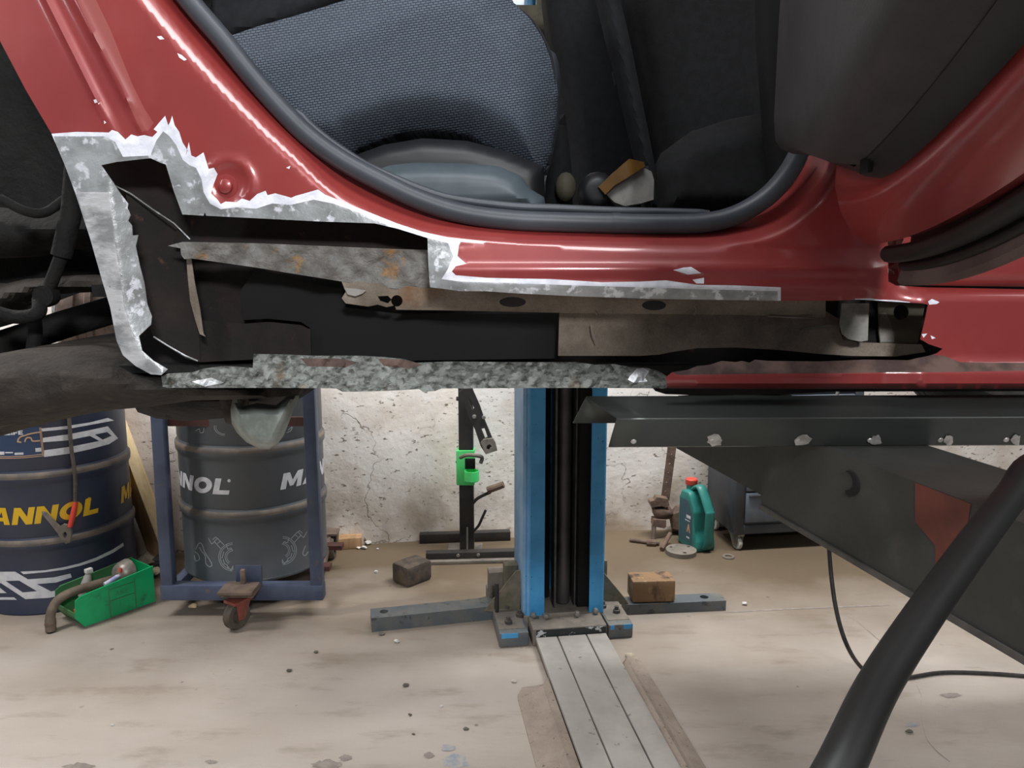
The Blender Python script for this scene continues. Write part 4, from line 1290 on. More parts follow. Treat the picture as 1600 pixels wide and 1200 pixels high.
# bands near the foot
C1.patch('foot_print', [(32, 893), (70, 891), (100, 886), (125, 880), (150, 871), (175, 859), (192, 848), (193, 853), (176, 864), (150, 876), (125, 884), (100, 890), (70, 894), (37, 897)], M['whiteprint'], d1)
C1.patch('foot_print', [(-30, 893.5), (24, 893), (44, 905), (84, 902), (110, 896), (112, 902), (88, 910), (58, 912.5), (80, 924), (110, 917), (110, 928), (76, 934), (40, 936), (2, 911), (-30, 911)], M['whiteprint'], d1,
         holes=[[(9, 907.5), (30, 907), (58, 923.5), (36, 925.5)]])
C1.patch('foot_print', [(-30, 917), (0, 918), (11, 926.5), (-30, 927)], M['whiteprint'], d1)
C1.patch('foot_print', [(-30, 933), (22, 933), (27, 937), (-30, 937)], M['whiteprint'], d1)

# cable with clamp hanging in front of the navy drum
wc = THING('earth_clamp', C1.px(100, 840, .02), 'steel welding clamp with red grip hanging on a cable before the navy drum', 'clamp')
rim = C1.px(104, 618, .0)
OBJ('clamp_cable', MB().tube(smooth_line([(-1.86, 3.22, .8745), (-1.84, 3.05, .8745), (rim[0], rim[1] + .02, .886), (C1.px(104, 625, .008)), C1.px(106, 650, .012), C1.px(110, 700, .012), C1.px(115, 742, .017), C1.px(116, 786, .013)], 5), .0075, 10), M['cabledust'], wc, smooth=60)
OBJ('red_grip', MB().tube([C1.px(116.5, 783, .014), C1.px(113, 802, .014), C1.px(108, 822, .016)], [.009, .011, .009], 10), M['redplastic'], wc, smooth=60)
SHEET('clamp_jaw', [(66, 798), (72, 800), (84, 813), (92, 821), (98, 817), (104, 819), (109, 824), (110, 832), (108, 846), (102, 848), (96, 843), (90, 832), (80, 818), (68, 803)], 0, M['dusty'], wc, step=3, thick=.010, mapper=lambda x, y: C1.px(x, y, .016), holes=[circ(100.5, 834, 3, 5, 10)])

# graphite drum on the trolley
d2 = THING('oil_drum', (-1.095, 3.21, .12), 'dark grey oil drum with white lettering standing on the blue trolley', 'drum')
C2 = CYL(-1.095, 3.21, .29)
OBJ('drum_body', MB().lathe(drum_prof(.12, (.39, .645)), Matrix.Translation((-1.095, 3.21, 0)), 72), M['greydrum'], d2, smooth=30)
for r in (.39, .645):
    OBJ('rib_dust', MB().lathe([(.2985, r - .002), (.2998, r + .007), (.2992, r + .0135), (.2925, r + .0225)], Matrix.Translation((-1.095, 3.21, 0)), 72, cap=False), M['drumdust'], d2, smooth=60)
for t0 in (-107, 38):
    C2.word('MANNOL', t0, t0 + 110, .484, .064, M['whiteprint'], d2)
C2.patch('dot_print', circ(358, 751, 2.6), M['whiteprint'], d2, step=2)


def emblem(cx, cy, sg, sc=1.0):
    mb = MB()
    T = lambda q: [(cx + sg * x * sc, cy + y * sc) for x, y in q]
    for r in (22, 19.5):
        C2.stroke(mb, T([(-r * math.cos(math.radians(a)), r * math.sin(math.radians(a))) for a in np.linspace(-88, 88, 20)]), 1.0)
    for r in (12, 9.5):
        C2.stroke(mb, T([(-r * math.cos(math.radians(a)), r * math.sin(math.radians(a))) for a in np.linspace(-85, 60, 14)]), .9)
    for ln in ([(-10, -19), (-8, -12), (-3, -14), (0, -10)], [(-15, 4), (-13, 11), (-9, 12), (-8, 17)], [(-8, 15), (-3, 21), (0, 14), (0, 20)], [(-14, -8), (-17, 2)],
               [(-19, -13), (-29, -24), (-24, -29), (-14, -19)], [(-24, -21), (-19, -25)], [(-28, -24), (-33, -20), (-38, -29)], [(-31, -27), (-27, -31), (-24, -29)]):
        C2.stroke(mb, T(ln), 1.1)
    return OBJ('emblem_print', mb, M['greyprint'], d2)


emblem(364, 870, 1)
emblem(441, 860, -1)
mb = MB()
C2.stroke(mb, smooth_line([(306, 858), (311, 849), (316, 850), (320, 862), (330, 878), (331, 884), (327, 885), (322, 880), (321, 868), (316, 862), (312, 855)], 3), 1.3)
C2.stroke(mb, smooth_line([(304, 868), (306, 876), (312, 874), (310, 866), (305, 862)], 3), 1.3)
OBJ('rod_print', mb, M['greyprint'], d2)
mb = MB()
C2.stroke(mb, smooth_line([(477, 853), (474, 860), (473, 866), (477, 868), (481, 862)], 3), 1.3)
OBJ('rod_print', mb, M['greyprint'], d2)
mb = MB()
for r in (13, 11):
    C2.stroke(mb, [(350 + 2 - r * 1.3 * math.cos(math.radians(a)), 667 + r * math.sin(math.radians(a))) for a in np.linspace(-10, 88, 12)], 1)
OBJ('emblem_print', mb, M['greyprint'], d2)
mb = MB()
C2.stroke(mb, smooth_line([(306, 673), (312, 670), (313, 676), (318, 675), (319, 669)], 3), 1.1)
OBJ('emblem_print', mb, M['greyprint'], d2)
mb = MB()
C2.stroke(mb, smooth_line([(450, 672), (456, 667), (454, 673), (448, 676)], 3), 1.1)
OBJ('emblem_print', mb, M['greyprint'], d2)

# ------------------------------------------------ trolley under the grey drum
tr = THING('drum_trolley', (-1.06, 3.1, 0), 'blue welded steel trolley on castors carrying the grey drum', 'trolley')
xl, xr, yf, yb_ = -1.345, -.762, 2.9, 3.47
for a, b2 in (((xl, yf), .055), ((xr, yf), .055)):
    OBJ('post', MB().bar((a[0], a[1] - .0, .075), (a[0] + (.01 if a[0] < -1 else -.0), a[1], .99), .046, .046, up=(0, 1, 0), bev=.004), M['trolley'], tr)
OBJ('front_beam', MB().bar((xl - .025, yf, .10), (xr + .025, yf + .0, .10), .052, .062, bev=.004), M['trolley'], tr)
OBJ('rear_beam', MB().bar((xl, yb_, .10), (-.85, yb_, .10), .04, .04, bev=.004), M['oxide'], tr)
OBJ('side_beam', MB().bar((xl, yf + .02, .095), (xl, yb_, .095), .04, .04, bev=.004), M['trolley'], tr)
OBJ('side_beam', MB().bar((xr - .01, yf + .027, .095), (-.855, yb_, .095), .028, .04, bev=.004), M['brownsteel'], tr)
OBJ('deck_bar', MB().bar((xl, 3.12, .108), (xr, 3.12, .108), .05, .02), M['oxide'], tr)
OBJ('deck_bar', MB().bar((xl, 3.36, .108), (xr, 3.36, .108), .05, .02), M['oxide'], tr)
OBJ('upper_rail', MB().bar((xl, 2.935, .77), (xr, 2.935, .77), .015, .035), M['oxide'], tr)


def castor(c, r, wd, yaw, parent, tyre, fork, top):
    MC = Matrix.Translation(c) @ Matrix.Rotation(yaw, 4, 'Z')
    ax = MC @ Matrix.Translation((0, 0, r)) @ Matrix.Rotation(math.radians(90), 4, 'Y')
    ca = OBJ('castor', MB().lathe([(0, -wd * .3), (r * .45, -wd * .3), (r * .55, -wd * .48), (r * .9, -wd * .5), (r, -wd * .3), (r, wd * .3), (r * .9, wd * .5), (r * .55, wd * .48), (r * .45, wd * .3), (0, wd * .3)], ax, 28), tyre, parent)
    for sx in (-1, 1):
        x = sx * wd * .75
        mb = MB().prism([MC @ Vector((x, -.012, r - .014)), MC @ Vector((x, .014, r - .014)), MC @ Vector((x, .045, top - .012)), MC @ Vector((x, -.02, top - .012))], MC.to_3x3() @ Vector((.003 * sx, 0, 0)))
        OBJ('fork', mb, fork, ca, smooth=0)
    mb = MB().box((0, .012, top - .008), (wd * 1.8, .085, .012), MC, .002)
    OBJ('fork_crown', mb, fork, ca, smooth=0)
    return ca


q = G(368, 985)
castor((q[0], q[1] + .02, 0), .054, .036, math.radians(-32), tr, M['tyre'], M['castorred'], .118)
mb = MB().box((q[0] + .01, q[1] + .06, .137), (.125, .11, .024), None, .006)
OBJ('swivel_head', mb, M['brownsteel'], tr)
mb = MB().box((q[0] + .015, q[1] + .02, .157), (.13, .10, .014), Matrix.Identity(4), .003)
OBJ('swivel_plate', mb, M['brownsteel'], tr)
OBJ('swivel_tab', MB().box((q[0] + .02, q[1] + .055, .19), (.018, .02, .06), None, .004), M['brownsteel'], tr)
OBJ('backing_plate', MB().box((q[0] + .03, q[1] + .09, .185), (.1, .006, .075), None, .002), M['trolley'], tr)
q = G(517, 872)
castor((q[0], q[1], 0), .058, .042, math.radians(4), tr, M['tyre'], M['brownsteel'], .13)
castor((xl - .02, yb_, 0), .05, .035, .2, tr, M['tyre'], M['brownsteel'], .075)

# ------------------------------------------------ plank leaning on the wall and rubble behind the drums
a, b2 = np.array(P(264, 864, 3.40)), np.array(P(180, 640, 3.455))
ax = Vector(b2 - a).normalized()
side = Vector((.87, -.5, 0))
side = (side - ax * side.dot(ax)).normalized()
nrm = ax.cross(side)
L_ = np.linalg.norm(b2 - a)
MT = Matrix((side, nrm, ax)).transposed().to_4x4()
MT.translation = Vector((a + b2) / 2)
pl = THING('leaning_plank', a, 'rough brown wooden plank leaning on the wall between the two drums', 'plank')
OBJ('board', MB().box((-.055, 0, 0), (.105, .06, L_), MT, .002), M['wood_dark'], pl)
OBJ('sawn_edge', MB().box((-.001, 0, 0), (.005, .0602, L_ * .999), MT, .001), M['wood_light'], pl)


def lump(name, px, py, r, mt, label, group=None, cat='stone', seed=0, flat=.7, dz=0.0):
    random.seed(seed)
    c = G(px, py)
    n = 9
    vs = []
    bm = bmesh.new()
    for i in range(18):
        v = Vector((random.gauss(0, 1), random.gauss(0, 1), random.gauss(0, 1))).normalized()
        bm.verts.new((v.x * r, v.y * r * .8, v.z * r * flat))
    bmesh.ops.convex_hull(bm, input=list(bm.verts))
    bmesh.ops.delete(bm, geom=[v for v in bm.verts if not v.link_faces], context='VERTS')
    zmin = min(v.co.z for v in bm.verts)
    bm.verts.index_update()
    mb = MB().add([(v.co.x + c[0], v.co.y + c[1], v.co.z - zmin + dz) for v in bm.verts], [[v.index for v in f.verts] for f in bm.faces])
    bm.free()
    return tag(OBJ(name, mb, mt, None, 0), label, cat, group)


lump('plaster_lump', 231, 884, .05, M['rubble'], 'pale broken plaster lump behind the green bin', cat='rubble', seed=3, dz=.0)
lump('stone', 252, 884, .045, M['rubbledark'], 'dark dirty stone between the plaster lump and the plank foot', cat='stone', seed=5)
lump('stone', 210, 864, .045, M['rubbledark'], 'grey stone behind the navy drum below the plank', cat='stone', seed=8)
lump('plaster_lump', 243, 900, .035, M['rubble'], 'small tan plaster lump at the trolley post beside the green bin', cat='rubble', seed=11)

# ------------------------------------------------ green bin with parts
A_, B_ = np.array(G(134.5, 981)), np.array(G(243, 941.5))
bx = Vector(B_ - A_)
LB = bx.length
bx.normalize()
by = Vector((-bx.y, bx.x, 0))
BM = Matrix((bx, by, Vector((0, 0, 1)))).transposed().to_4x4()
BM.translation = Vector(A_)
WB = .165
bn = THING('storage_bin', BM @ Vector((LB / 2, WB / 2, 0)), 'green plastic stacking bin of oddments on the floor before the navy drum', 'bin')
prof_b = [(0, 0), (LB, 0), (LB, .155), (-.012, .128), (-.03, .118), (-.035, .05)]
for y0 in (0, WB - .004):
    OBJ('bin_side', MB().prism([BM @ Vector((x, y0, z)) for x, z in prof_b], BM.to_3x3() @ Vector((0, .004, 0))), M['green'] if y0 == 0 else M['greenin'], bn, smooth=0)
OBJ('bin_floor', MB().box((LB / 2, WB / 2, .004), (LB - .002, WB - .008, .006), BM), M['greenin'], bn)
OBJ('bin_back', MB().box((LB - .003, WB / 2, .079), (.004, WB - .0082, .15), BM), M['green'], bn)
OBJ('bin_lip', MB().prism([BM @ Vector((x, .0041, z)) for x, z in [(0.002, .002), (-.033, .05), (-.034, .068), (-.03, .068), (-.029, .051), (.006, .003)]], BM.to_3x3() @ Vector((0, WB - .0082, 0))), M['greenin'], bn, smooth=0)
for x in (.094, .196):
    OBJ('bin_rib', MB().box((x, -.001, .068), (.004, .004, .128), BM, .001), M['greenin'], bn)
for z in (.118, .072):
    OBJ('bin_rib', MB().box((.145, -.0008, z), (.098, .0035, .003), BM, .001), M['greenin'], bn)
OBJ('bin_rim', MB().prism([BM @ Vector((x, -.003, z)) for x, z in [(LB, .157), (LB, .152), (-.012, .125), (-.012, .13)]], BM.to_3x3() @ Vector((0, .008, 0))), M['green'], bn, smooth=0)
OBJ('bin_rim', MB().prism([BM @ Vector((x, WB - .006, z)) for x, z in [(LB, .157), (LB, .152), (-.012, .125), (-.012, .13)]], BM.to_3x3() @ Vector((0, .009, 0))), M['greenin'], bn, smooth=0)
OBJ('bin_foot', MB().box((LB / 2, -.002, .003), (LB, .006, .005), BM), M['drumdust'], bn)
SPt = lambda x, y, z: np.array(BM @ Vector((x, y, z)))
pp = smooth_line([SPt(.17, .09, .118), SPt(.08, .085, .122), SPt(.0, .085, .122), SPt(-.055, .085, .108), SPt(-.085, .08, .07), SPt(-.092, .075, .03), SPt(-.094, .072, .004)], 5)
ep = THING('exhaust_pipe', SPt(.0, .085, .0), 'bent dusty exhaust pipe hanging over the lip of the green bin', 'pipe')
OBJ('pipe_bend', MB().tube(pp, [.017] * (len(pp) - 8) + [.019] * 8, 16), M['pipe'], ep, smooth=60)
OBJ('pipe_mouth', MB().lathe([(0, .001), (.0155, .001), (.0155, .002), (0, .002)], Matrix.Translation(SPt(-.094, .072, 0)), 16), M['black'], ep)
OBJ('pipe_band', MB().tube([SPt(-.0922, .0752, .036), SPt(-.0926, .0745, .029)], .0205, 16), M['rusty'], ep)
cn = THING('lamp_housing', SPt(.205, .06, .01), 'dusty rounded metal lamp housing standing in the green bin', 'housing')
MXc = Matrix.Translation(SPt(.195, .06, .142)) @ Matrix.Rotation(math.radians(-25), 4, 'Z') @ Matrix.Rotation(math.radians(80), 4, 'X')
OBJ('shell', MB().lathe([(0, .045), (.02, .044), (.038, .034), (.048, .015), (.052, 0), (.054, -.006), (.051, -.01), (.045, -.004), (0, .002)], MXc, 32), M['can'], cn)
OBJ('shell_clip', MB().box((.02, .02, .042), (.012, .018, .006), MXc, .002), M['redplastic'], cn)
wb_ = THING('glue_bottle', SPt(.06, .11, .07), 'dirty white glue bottle with square cap lying in the green bin', 'bottle')
OBJ('bottle_body', MB().tube([SPt(.06, .132, .07), SPt(.075, .134, .12), SPt(.083, .136, .145), SPt(.086, .136, .156)], [.022, .02, .014, .009], 14), M['paperwhite'], wb_, smooth=50)
OBJ('bottle_cap', MB().box((.088, .137, .166), (.028, .02, .018), BM, .003), M['white'], wb_)
tag(OBJ('sealant_tube', MB().tube([SPt(.095, .03, .132), SPt(.15, .035, .146), SPt(.158, .035, .147), SPt(.17, .035, .15)], [.009, .009, .005, .004], 12), M['lilac'], None, smooth=50), 'small lilac and white tube lying across the green bin', 'tube')
tag(OBJ('red_clip', MB().box((-.012, .03, .062), (.02, .028, .022), BM, .004), M['redplastic'], None), 'small red plastic clip inside the front of the green bin', 'clip')
# faded embossing on the bin side
cu = bpy.data.curves.new('lettering', 'FONT')
cu.body = 'Allit'
cu.size = .026
to = bpy.data.objects.new('lettering', cu)
COL.objects.link(to)
me = to.to_mesh()
mb = MB().add([SPt(.118 + v.co.x * 1.1, -.0008, .085 + v.co.y) for v in me.vertices], [tuple(p.vertices) for p in me.polygons])
to.to_mesh_clear()
bpy.data.objects.remove(to, do_unlink=True)
OBJ('embossed_mark', mb, M['greenin'], bn)

# ------------------------------------------------ tool stand with the green clamp
st = THING('spring_compressor_stand', (G(730, 862)[0], 3.62, 0), 'black post stand with bright green clamp standing before the wall', 'stand')
YP = 3.6
sx0, sx1 = P(719, 850, YP)[0], P(741, 850, YP)[0]
xm, wd = (sx0 + sx1) / 2, sx1 - sx0
OBJ('post', MB().box((xm, YP, .5), (wd, .06, .99), None, .003), M['stand'], st)
OBJ('base_plate', MB().box((P(727, 850, YP)[0], 3.56, .006), (.165, .2, .012), None, .002), M['dusty'], st)
for (a0, a1, zz, nm) in (((665, 880), (812, 876), .05, 0), ((655, 850), (797, 845), .05, 1)):
    pa, pb = np.array(G(*a0)), np.array(G(*a1))
    pa[2] = pb[2] = .024
    OBJ('base_bar', MB().bar(pa + np.array([0, .022, 0]), pb + np.array([0, .022, 0]), .044, .045, bev=.002), M['stand'], st)
    if nm == 0:
        pa[2] = pb[2] = .012
        OBJ('bar_foot', MB().bar(pa + np.array([.01, -.012, -.004]), pb + np.array([.01, -.012, -.004]), .03, .016, bev=.001), M['dusty'], st)
        for px in (715.5, 747):
            q = P(px, 868, pa[1])
            OBJ('bar_bolt', MB().lathe([(0, 0), (.008, 0), (.007, .006), (0, .007)], Matrix.Translation((q[0], pa[1] - .001 + .06 * 0 + (q[0] - pa[0]) * (pb[1] - pa[1]) / (pb[0] - pa[0]), .034)) @ Matrix.Rotation(math.radians(90), 4, 'X'), 12), M['bolt'], st)
slot1 = [(730, 621), (734, 620), (741, 638), (738, 641)]
slot2 = [(752, 670), (757, 669), (762, 683), (758, 685)]
arm = SHEET('swivel_arm', [(717, 613), (723, 608), (738, 607), (750, 634), (757, 655), (769, 684), (773, 690), (777, 704), (759, 710), (751, 697), (742, 671), (734, 655), (727, 636)], 3.53, M['stand'], st, step=6, thick=.014, holes=[slot1, slot2])
SHEET('arm_claw', [(751, 692), (755, 687), (770, 685), (774, 692), (777, 704), (759, 710)], 3.515, M['dusty'], arm, step=4, thick=.02, holes=[[(760, 701), (761, 696), (765, 694), (769, 698), (766, 699), (764, 703)]])
for px, py in ((741, 651), (756, 652)):
    OBJ('arm_bolt', MB().lathe([(0, 0), (.01, 0), (.008, .01), (0, .011)], Matrix.Translation(P(px, py, 3.53)) @ Matrix.Rotation(math.radians(90), 4, 'X'), 14), M['bolt'], arm)
zc0, zc1 = P(730, 755, YP)[2], P(730, 701, YP)[2]
OBJ('clamp_sleeve', MB().box((xm - .003, YP - .002, (zc0 + zc1) / 2), (wd + .018, .078, zc1 - zc0), None, .005), M['brightgreen'], st)
q = P(735, 735, 3.52)
OBJ('clamp_cup', MB().lathe([(.0, 0), (.032, 0), (.035, .004), (.035, .05), (.031, .05), (.031, .01), (0, .008)], Matrix.Translation((q[0] + .005, 3.535, P(735, 753, 3.52)[2])), 28), M['brightgreen'], st)
OBJ('clamp_hook', MB().tube([Vector(v) for v in smooth_line([P(719, 715, 3.54), P(730, 711, 3.52), P(745, 712, 3.52), P(753, 715, 3.53), P(751, 724, 3.53)], 5)], .009, 10), M['drumdust'], st)
OBJ('clamp_window', MB().box((P(734.5, 724, 3.55)[0], 3.556, P(735, 725, 3.55)[2]), (.048, .006, .05), None, .001), M['black'], st)
OBJ('clamp_pin', MB().tube([P(712, 722, 3.57), P(722, 722, 3.57)], .006, 8), M['stand'], st)
OBJ('pump_lever', MB().tube([Vector(v) for v in smooth_line([P(738, 787, 3.57), P(746, 779, 3.56), P(757, 773, 3.55), P(766, 769, 3.54)], 4)], .008, 10), M['stand'], st)
OBJ('lever_grip', MB().tube([P(762, 766, 3.54), P(787, 757, 3.53)], [.017, .016], 10), M['rusty'], st)
OBJ('foot_lever', MB().tube([Vector(v) for v in smooth_line([P(740, 830, 3.57), P(748, 821, 3.56), P(754, 808, 3.55), P(759, 797, 3.55)], 4)], .0065, 10), M['stand'], st)
OBJ('release_rod', MB().tube([P(730, 858, 3.55), P(730, 824, 3.55)], .004, 8), M['bolt'], st)
OBJ('side_pin', MB().tube([P(713, 623, 3.58), P(720, 623, 3.58)], .01, 8), M['stand'], st)

# ------------------------------------------------ wooden blocks
def block(name, a, b, dep, h, m_, label, bev=.006, z=0.0):
    a, b = Vector(G(*a, z)), Vector(G(*b, z))
    x = (b - a)
    L = x.length
    x.normalize()
    y = Vector((-x.y, x.x, 0))
    if y.y < 0:
        y = -y
    MM = Matrix((x, y, x.cross(y))).transposed().to_4x4()
    MM.translation = (a + b) / 2 + y * dep / 2 + Vector((0, 0, h / 2 + .0005))
    return tag(OBJ(name, MB().box((0, 0, 0), (L, dep, h), MM, bev), m_, None, 30), label, 'block')


block('wood_block', (637, 920), (676, 905), .11, .09, M['wood_black'], 'oily dark wooden block on the floor before the stand', .014)
block('wood_block', (988, 943), (1055, 941), .10, .09, M['wood_block'], 'grimy tan wooden block resting on the right lift foot bar', .008, .0425)
block('wood_batten', (526, 860), (566, 857), .07, .055, M['wood_dark'], 'short brown batten lying by the wall beside the trolley wheel', .003)

# ------------------------------------------------ rusty bar clamp leaning on the wall
vc = THING('bar_clamp', G(1024, 850), 'rusty old bar clamp with drilled rail leaning on the wall', 'clamp')
YV = 3.78
SHEET('clamp_rail', [(1045, 690), (1058, 690), (1046, 782), (1033, 781)], YV + .02, M['rusty'], vc, step=6, thick=.012, holes=[circ(x, y, 1.2, n=8) for x, y in ((1050, 710), (1047, 725), (1044.5, 739), (1042, 754), (1040, 768))])
SHEET('fixed_jaw', [(1015, 788), (1016, 784), (1023, 782), (1026, 777), (1044, 780), (1046, 790), (1040, 793), (1034, 791), (1018, 793)], YV - .03, M['rusty'], vc, step=4, thick=.05)
SHEET('jaw_body', [(1018, 793), (1040, 792), (1050, 796), (1053, 804), (1046, 811), (1030, 813), (1022, 806), (1021, 799)], YV - .01, M['rusty'], vc, step=4, thick=.05, pillow=(6, .02))
SHEET('sliding_jaw', [(1021, 812), (1041, 813), (1041, 823), (1038, 826), (1020, 822)], YV - .04, M['rusty'], vc, step=4, thick=.06)
OBJ('clamp_screw', MB().tube([P(1022, 812, YV - .02), P(1021, 848, YV - .05)], .012, 10), M['brownsteel'], vc)
q0, q1 = np.array(G(984, 843, .012)), np.array(G(1030, 849, .012))
OBJ('clamp_handle', MB().tube([q0, q1], .010, 10), M['brownsteel'], vc)
OBJ('screw_boss', MB().tube([q1 + np.array([-.06, .005, .002]), q1 + np.array([-.015, -.002, .002])], .017, 10), M['rusty'], vc)
lump('dirt_heap', 1066, 833, .08, M['rusty'], 'brown heap of dirt at the wall foot behind the bar clamp', cat='dirt', seed=21, flat=1.1)
q0, q1 = np.array(G(1034, 858, .012)), np.array(G(1047, 834, .05))
tag(OBJ('bent_rod', MB().tube(smooth_line([q0, (q0 + q1) / 2, q1], 4), .011, 10), M['rusty'], None, 60), 'bent rusty rod on the floor between bar clamp and teal canister', 'rod')

# ------------------------------------------------ disc and ring on the floor
c = np.array(G(1064, 865))
dk = []
k = 40
mb = sheet_mb([(.072 * math.cos(2 * math.pi * i / k), .072 * math.sin(2 * math.pi * i / k)) for i in range(k)], 0, step=.012,
              holes=[[(hx + hr * math.cos(2 * math.pi * i / 12), hy + hr * .9 * math.sin(2 * math.pi * i / 12)) for i in range(12)] for hx, hy, hr in ((.008, -.045, .009), (-.042, .03, .008), (.044, .036, .008))],
              mapper=lambda x, y: np.stack([x + c[0], y + c[1], 0 * x + .022], 1), thick=.022, tdir=(0, 0, -1))
tag(OBJ('steel_disc', mb, M['dusty'], None, 30), 'flat dusty steel disc with three holes beside the teal canister', 'disc')
q = np.array(G(1138, 871))
tag(OBJ('washer', MB().lathe([(.016, 0), (.028, 0), (.029, .003), (.027, .008), (.019, .009), (.016, .006), (.016, 0)], Matrix.Translation(q), 28, cap=False), M['dusty'], None), 'small dusty metal ring on the floor under the tool cabinet', 'ring')

# ------------------------------------------------ teal oil canister
jb = np.array(G(1106, 864))
ju = Vector((.37, -.93, 0)).normalized()
jt = Vector((-.93, -.37, 0)).normalized()
JM = Matrix((ju, -jt, Vector((0, 0, 1)))).transposed().to_4x4()
JM.translation = Vector(jb) + ju * -.178
jc = THING('oil_canister', JM @ Vector((.09, 0, 0)), 'teal plastic oil canister with red cap on the floor by the wall', 'canister')
JT = .105
bm = bmesh.new()
bo = [(0, 0), (.16, 0), (.165, .02), (.16, .05), (.132, .09), (.13, .19), (.09, .262), (.075, .278), (.02, .278), (.0, .24)]
f0 = [bm.verts.new(JM @ Vector((x, -JT / 2, z))) for x, z in bo]
f1 = [bm.verts.new(JM @ Vector((x, JT / 2, z))) for x, z in bo]
bm.faces.new(f0)
bm.faces.new(f1[::-1])
for i in range(len(bo)):
    j = (i + 1) % len(bo)
    bm.faces.new((f0[j], f0[i], f1[i], f1[j]))
bmesh.ops.bevel(bm, geom=list(bm.edges), offset=.011, segments=3, affect='EDGES', profile=.6)
bm.verts.index_update()
mb = MB().add([v.co for v in bm.verts], [[v.index for v in f.verts] for f in bm.faces])
bm.free()
OBJ('canister_body', mb, M['teal'], jc, smooth=50)
hpts = smooth_line([(.05, .275), (.075, .298), (.105, .302), (.14, .262), (.176, .205), (.182, .19), (.18, .1), (.178, .04), (.16, .015)], 5)
vs, fs = [], []
for i, (x, z) in enumerate(hpts):
    t = np.array(hpts[min(i + 1, len(hpts) - 1)]) - np.array(hpts[max(i - 1, 0)])
    t /= np.linalg.norm(t)
    nn = np.array([-t[1], t[0]])
    for a in range(10):
        an_ = 2 * math.pi * a / 10
        o = nn * .011 * math.cos(an_)
        vs.append(JM @ Vector((x + o[0], .026 * math.sin(an_), z + o[1])))
for i in range(len(hpts) - 1):
    for a in range(10):
        fs.append((i * 10 + a, i * 10 + (a + 1) % 10, (i + 1) * 10 + (a + 1) % 10, (i + 1) * 10 + a))
fs += [tuple(range(10)), tuple((len(hpts) - 1) * 10 + a for a in range(9, -1, -1))]
OBJ('canister_handle', MB().add(vs, fs), M['teal'], jc, smooth=60)
OBJ('canister_neck', MB().lathe([(0, .27), (.024, .27), (.024, .3), (0, .3)], JM @ Matrix.Translation((.025, 0, 0)), 20), M['teal'], jc)
OBJ('canister_cap', MB().lathe([(0, .297), (.027, .297), (.029, .302), (.029, .322), (.025, .327), (0, .327)], JM @ Matrix.Translation((.025, 0, 0)), 24), M['redplastic'], jc)
OBJ('label', MB().prism([JM @ Vector((x, -JT / 2 - .0008, z)) for x, z in [(.012, .03), (.118, .03), (.118, .17), (.08, .235), (.012, .235)]], JM.to_3x3() @ Vector((0, .0006, 0))), M['tealdark'], jc, smooth=0)
for x0_, z0_, x1_, z1_ in ((.07, .15, .105, .165), (.06, .135, .1, .14), (.075, .05, .1, .058)):
    OBJ('label_print', MB().prism([JM @ Vector((x, -JT / 2 - .0018, z)) for x, z in [(x0_, z0_), (x1_, z0_), (x1_, z1_), (x0_, z1_)]], JM.to_3x3() @ Vector((0, .0006, 0))), M['whiteprint'], jc, smooth=0)
OBJ('label_emblem', MB().prism([JM @ Vector((x, -JT / 2 - .0018, z)) for x, z in [(.075, .08), (.083, .08), (.09, .1), (.098, .08), (.104, .08), (.093, .122), (.087, .122)]], JM.to_3x3() @ Vector((0, .0006, 0))), M['peach'], jc, smooth=0)

# ------------------------------------------------ tool cabinet and locker at the right
CMx = Matrix.Translation((1.06, 3.575, 0)) @ Matrix.Rotation(YAW, 4, 'Z')
tc_ = THING('tool_cabinet', CMx @ Vector((.3, .18, 0)), 'grey steel tool cabinet on castors behind the lift arm', 'cabinet')


def cbox(x0, x1, y0, y1, z0, z1, b=.002):
    return MB().box(((x0 + x1) / 2, (y0 + y1) / 2, (z0 + z1) / 2), (x1 - x0, y1 - y0, z1 - z0), CMx, b)


OBJ('carcass', cbox(0, .62, .0, .34, .085, .775, .004), M['cabinet'], tc_)
OBJ('top_tray', cbox(-.008, .628, -.008, .348, .772, .79, .004), M['cabinetlight'], tc_)
OBJ('frame_stile', cbox(.0, .045, -.006, .0, .085, .77), M['cabinet'], tc_)
OBJ('frame_stile', cbox(.575, .62, -.006, .0, .085, .77), M['cabinet'], tc_)
OBJ('frame_rail', cbox(.045, .575, -.006, .0, .085, .13), M['cabinet'], tc_)
for i in range(4):
    z0_ = .145 + i * .155
    dr = OBJ('drawer', cbox(.05, .57, -.014, .0, z0_, z0_ + .145, .003), M['cabinetlight'], tc_)
    OBJ('drawer_pull', cbox(.06, .56, -.024, -.014, z0_ + .125, z0_ + .138, .003), M['cabinet'], dr)
for x, y in ((.035, .03), (.585, .03), (.035, .31), (.585, .31)):
    q = CMx @ Vector((x, y, 0))
    castor((q.x, q.y, 0), .032, .02, .3, tc_, M['white'], M['bolt'], .085)
LK = THING('wall_locker', wall_pt(1.21, .06, .15), 'pale blue grey locker panel on the wall above the teal canister', 'locker')
OBJ('locker_body', MB().box((1.17, 0, .55), (.16, .06, .78), Matrix.Translation((0, 3.79, 0)) @ Matrix.Rotation(YAW, 4, 'Z') @ Matrix.Translation((0, -.04, 0)), .004), M['cabinetlight'], LK)
OBJ('locker_hinge', MB().box((1.235, -.035, .4), (.02, .012, .5), Matrix.Translation((0, 3.79, 0)) @ Matrix.Rotation(YAW, 4, 'Z') @ Matrix.Translation((0, -.04, 0)), .002), M['oxide'], LK)

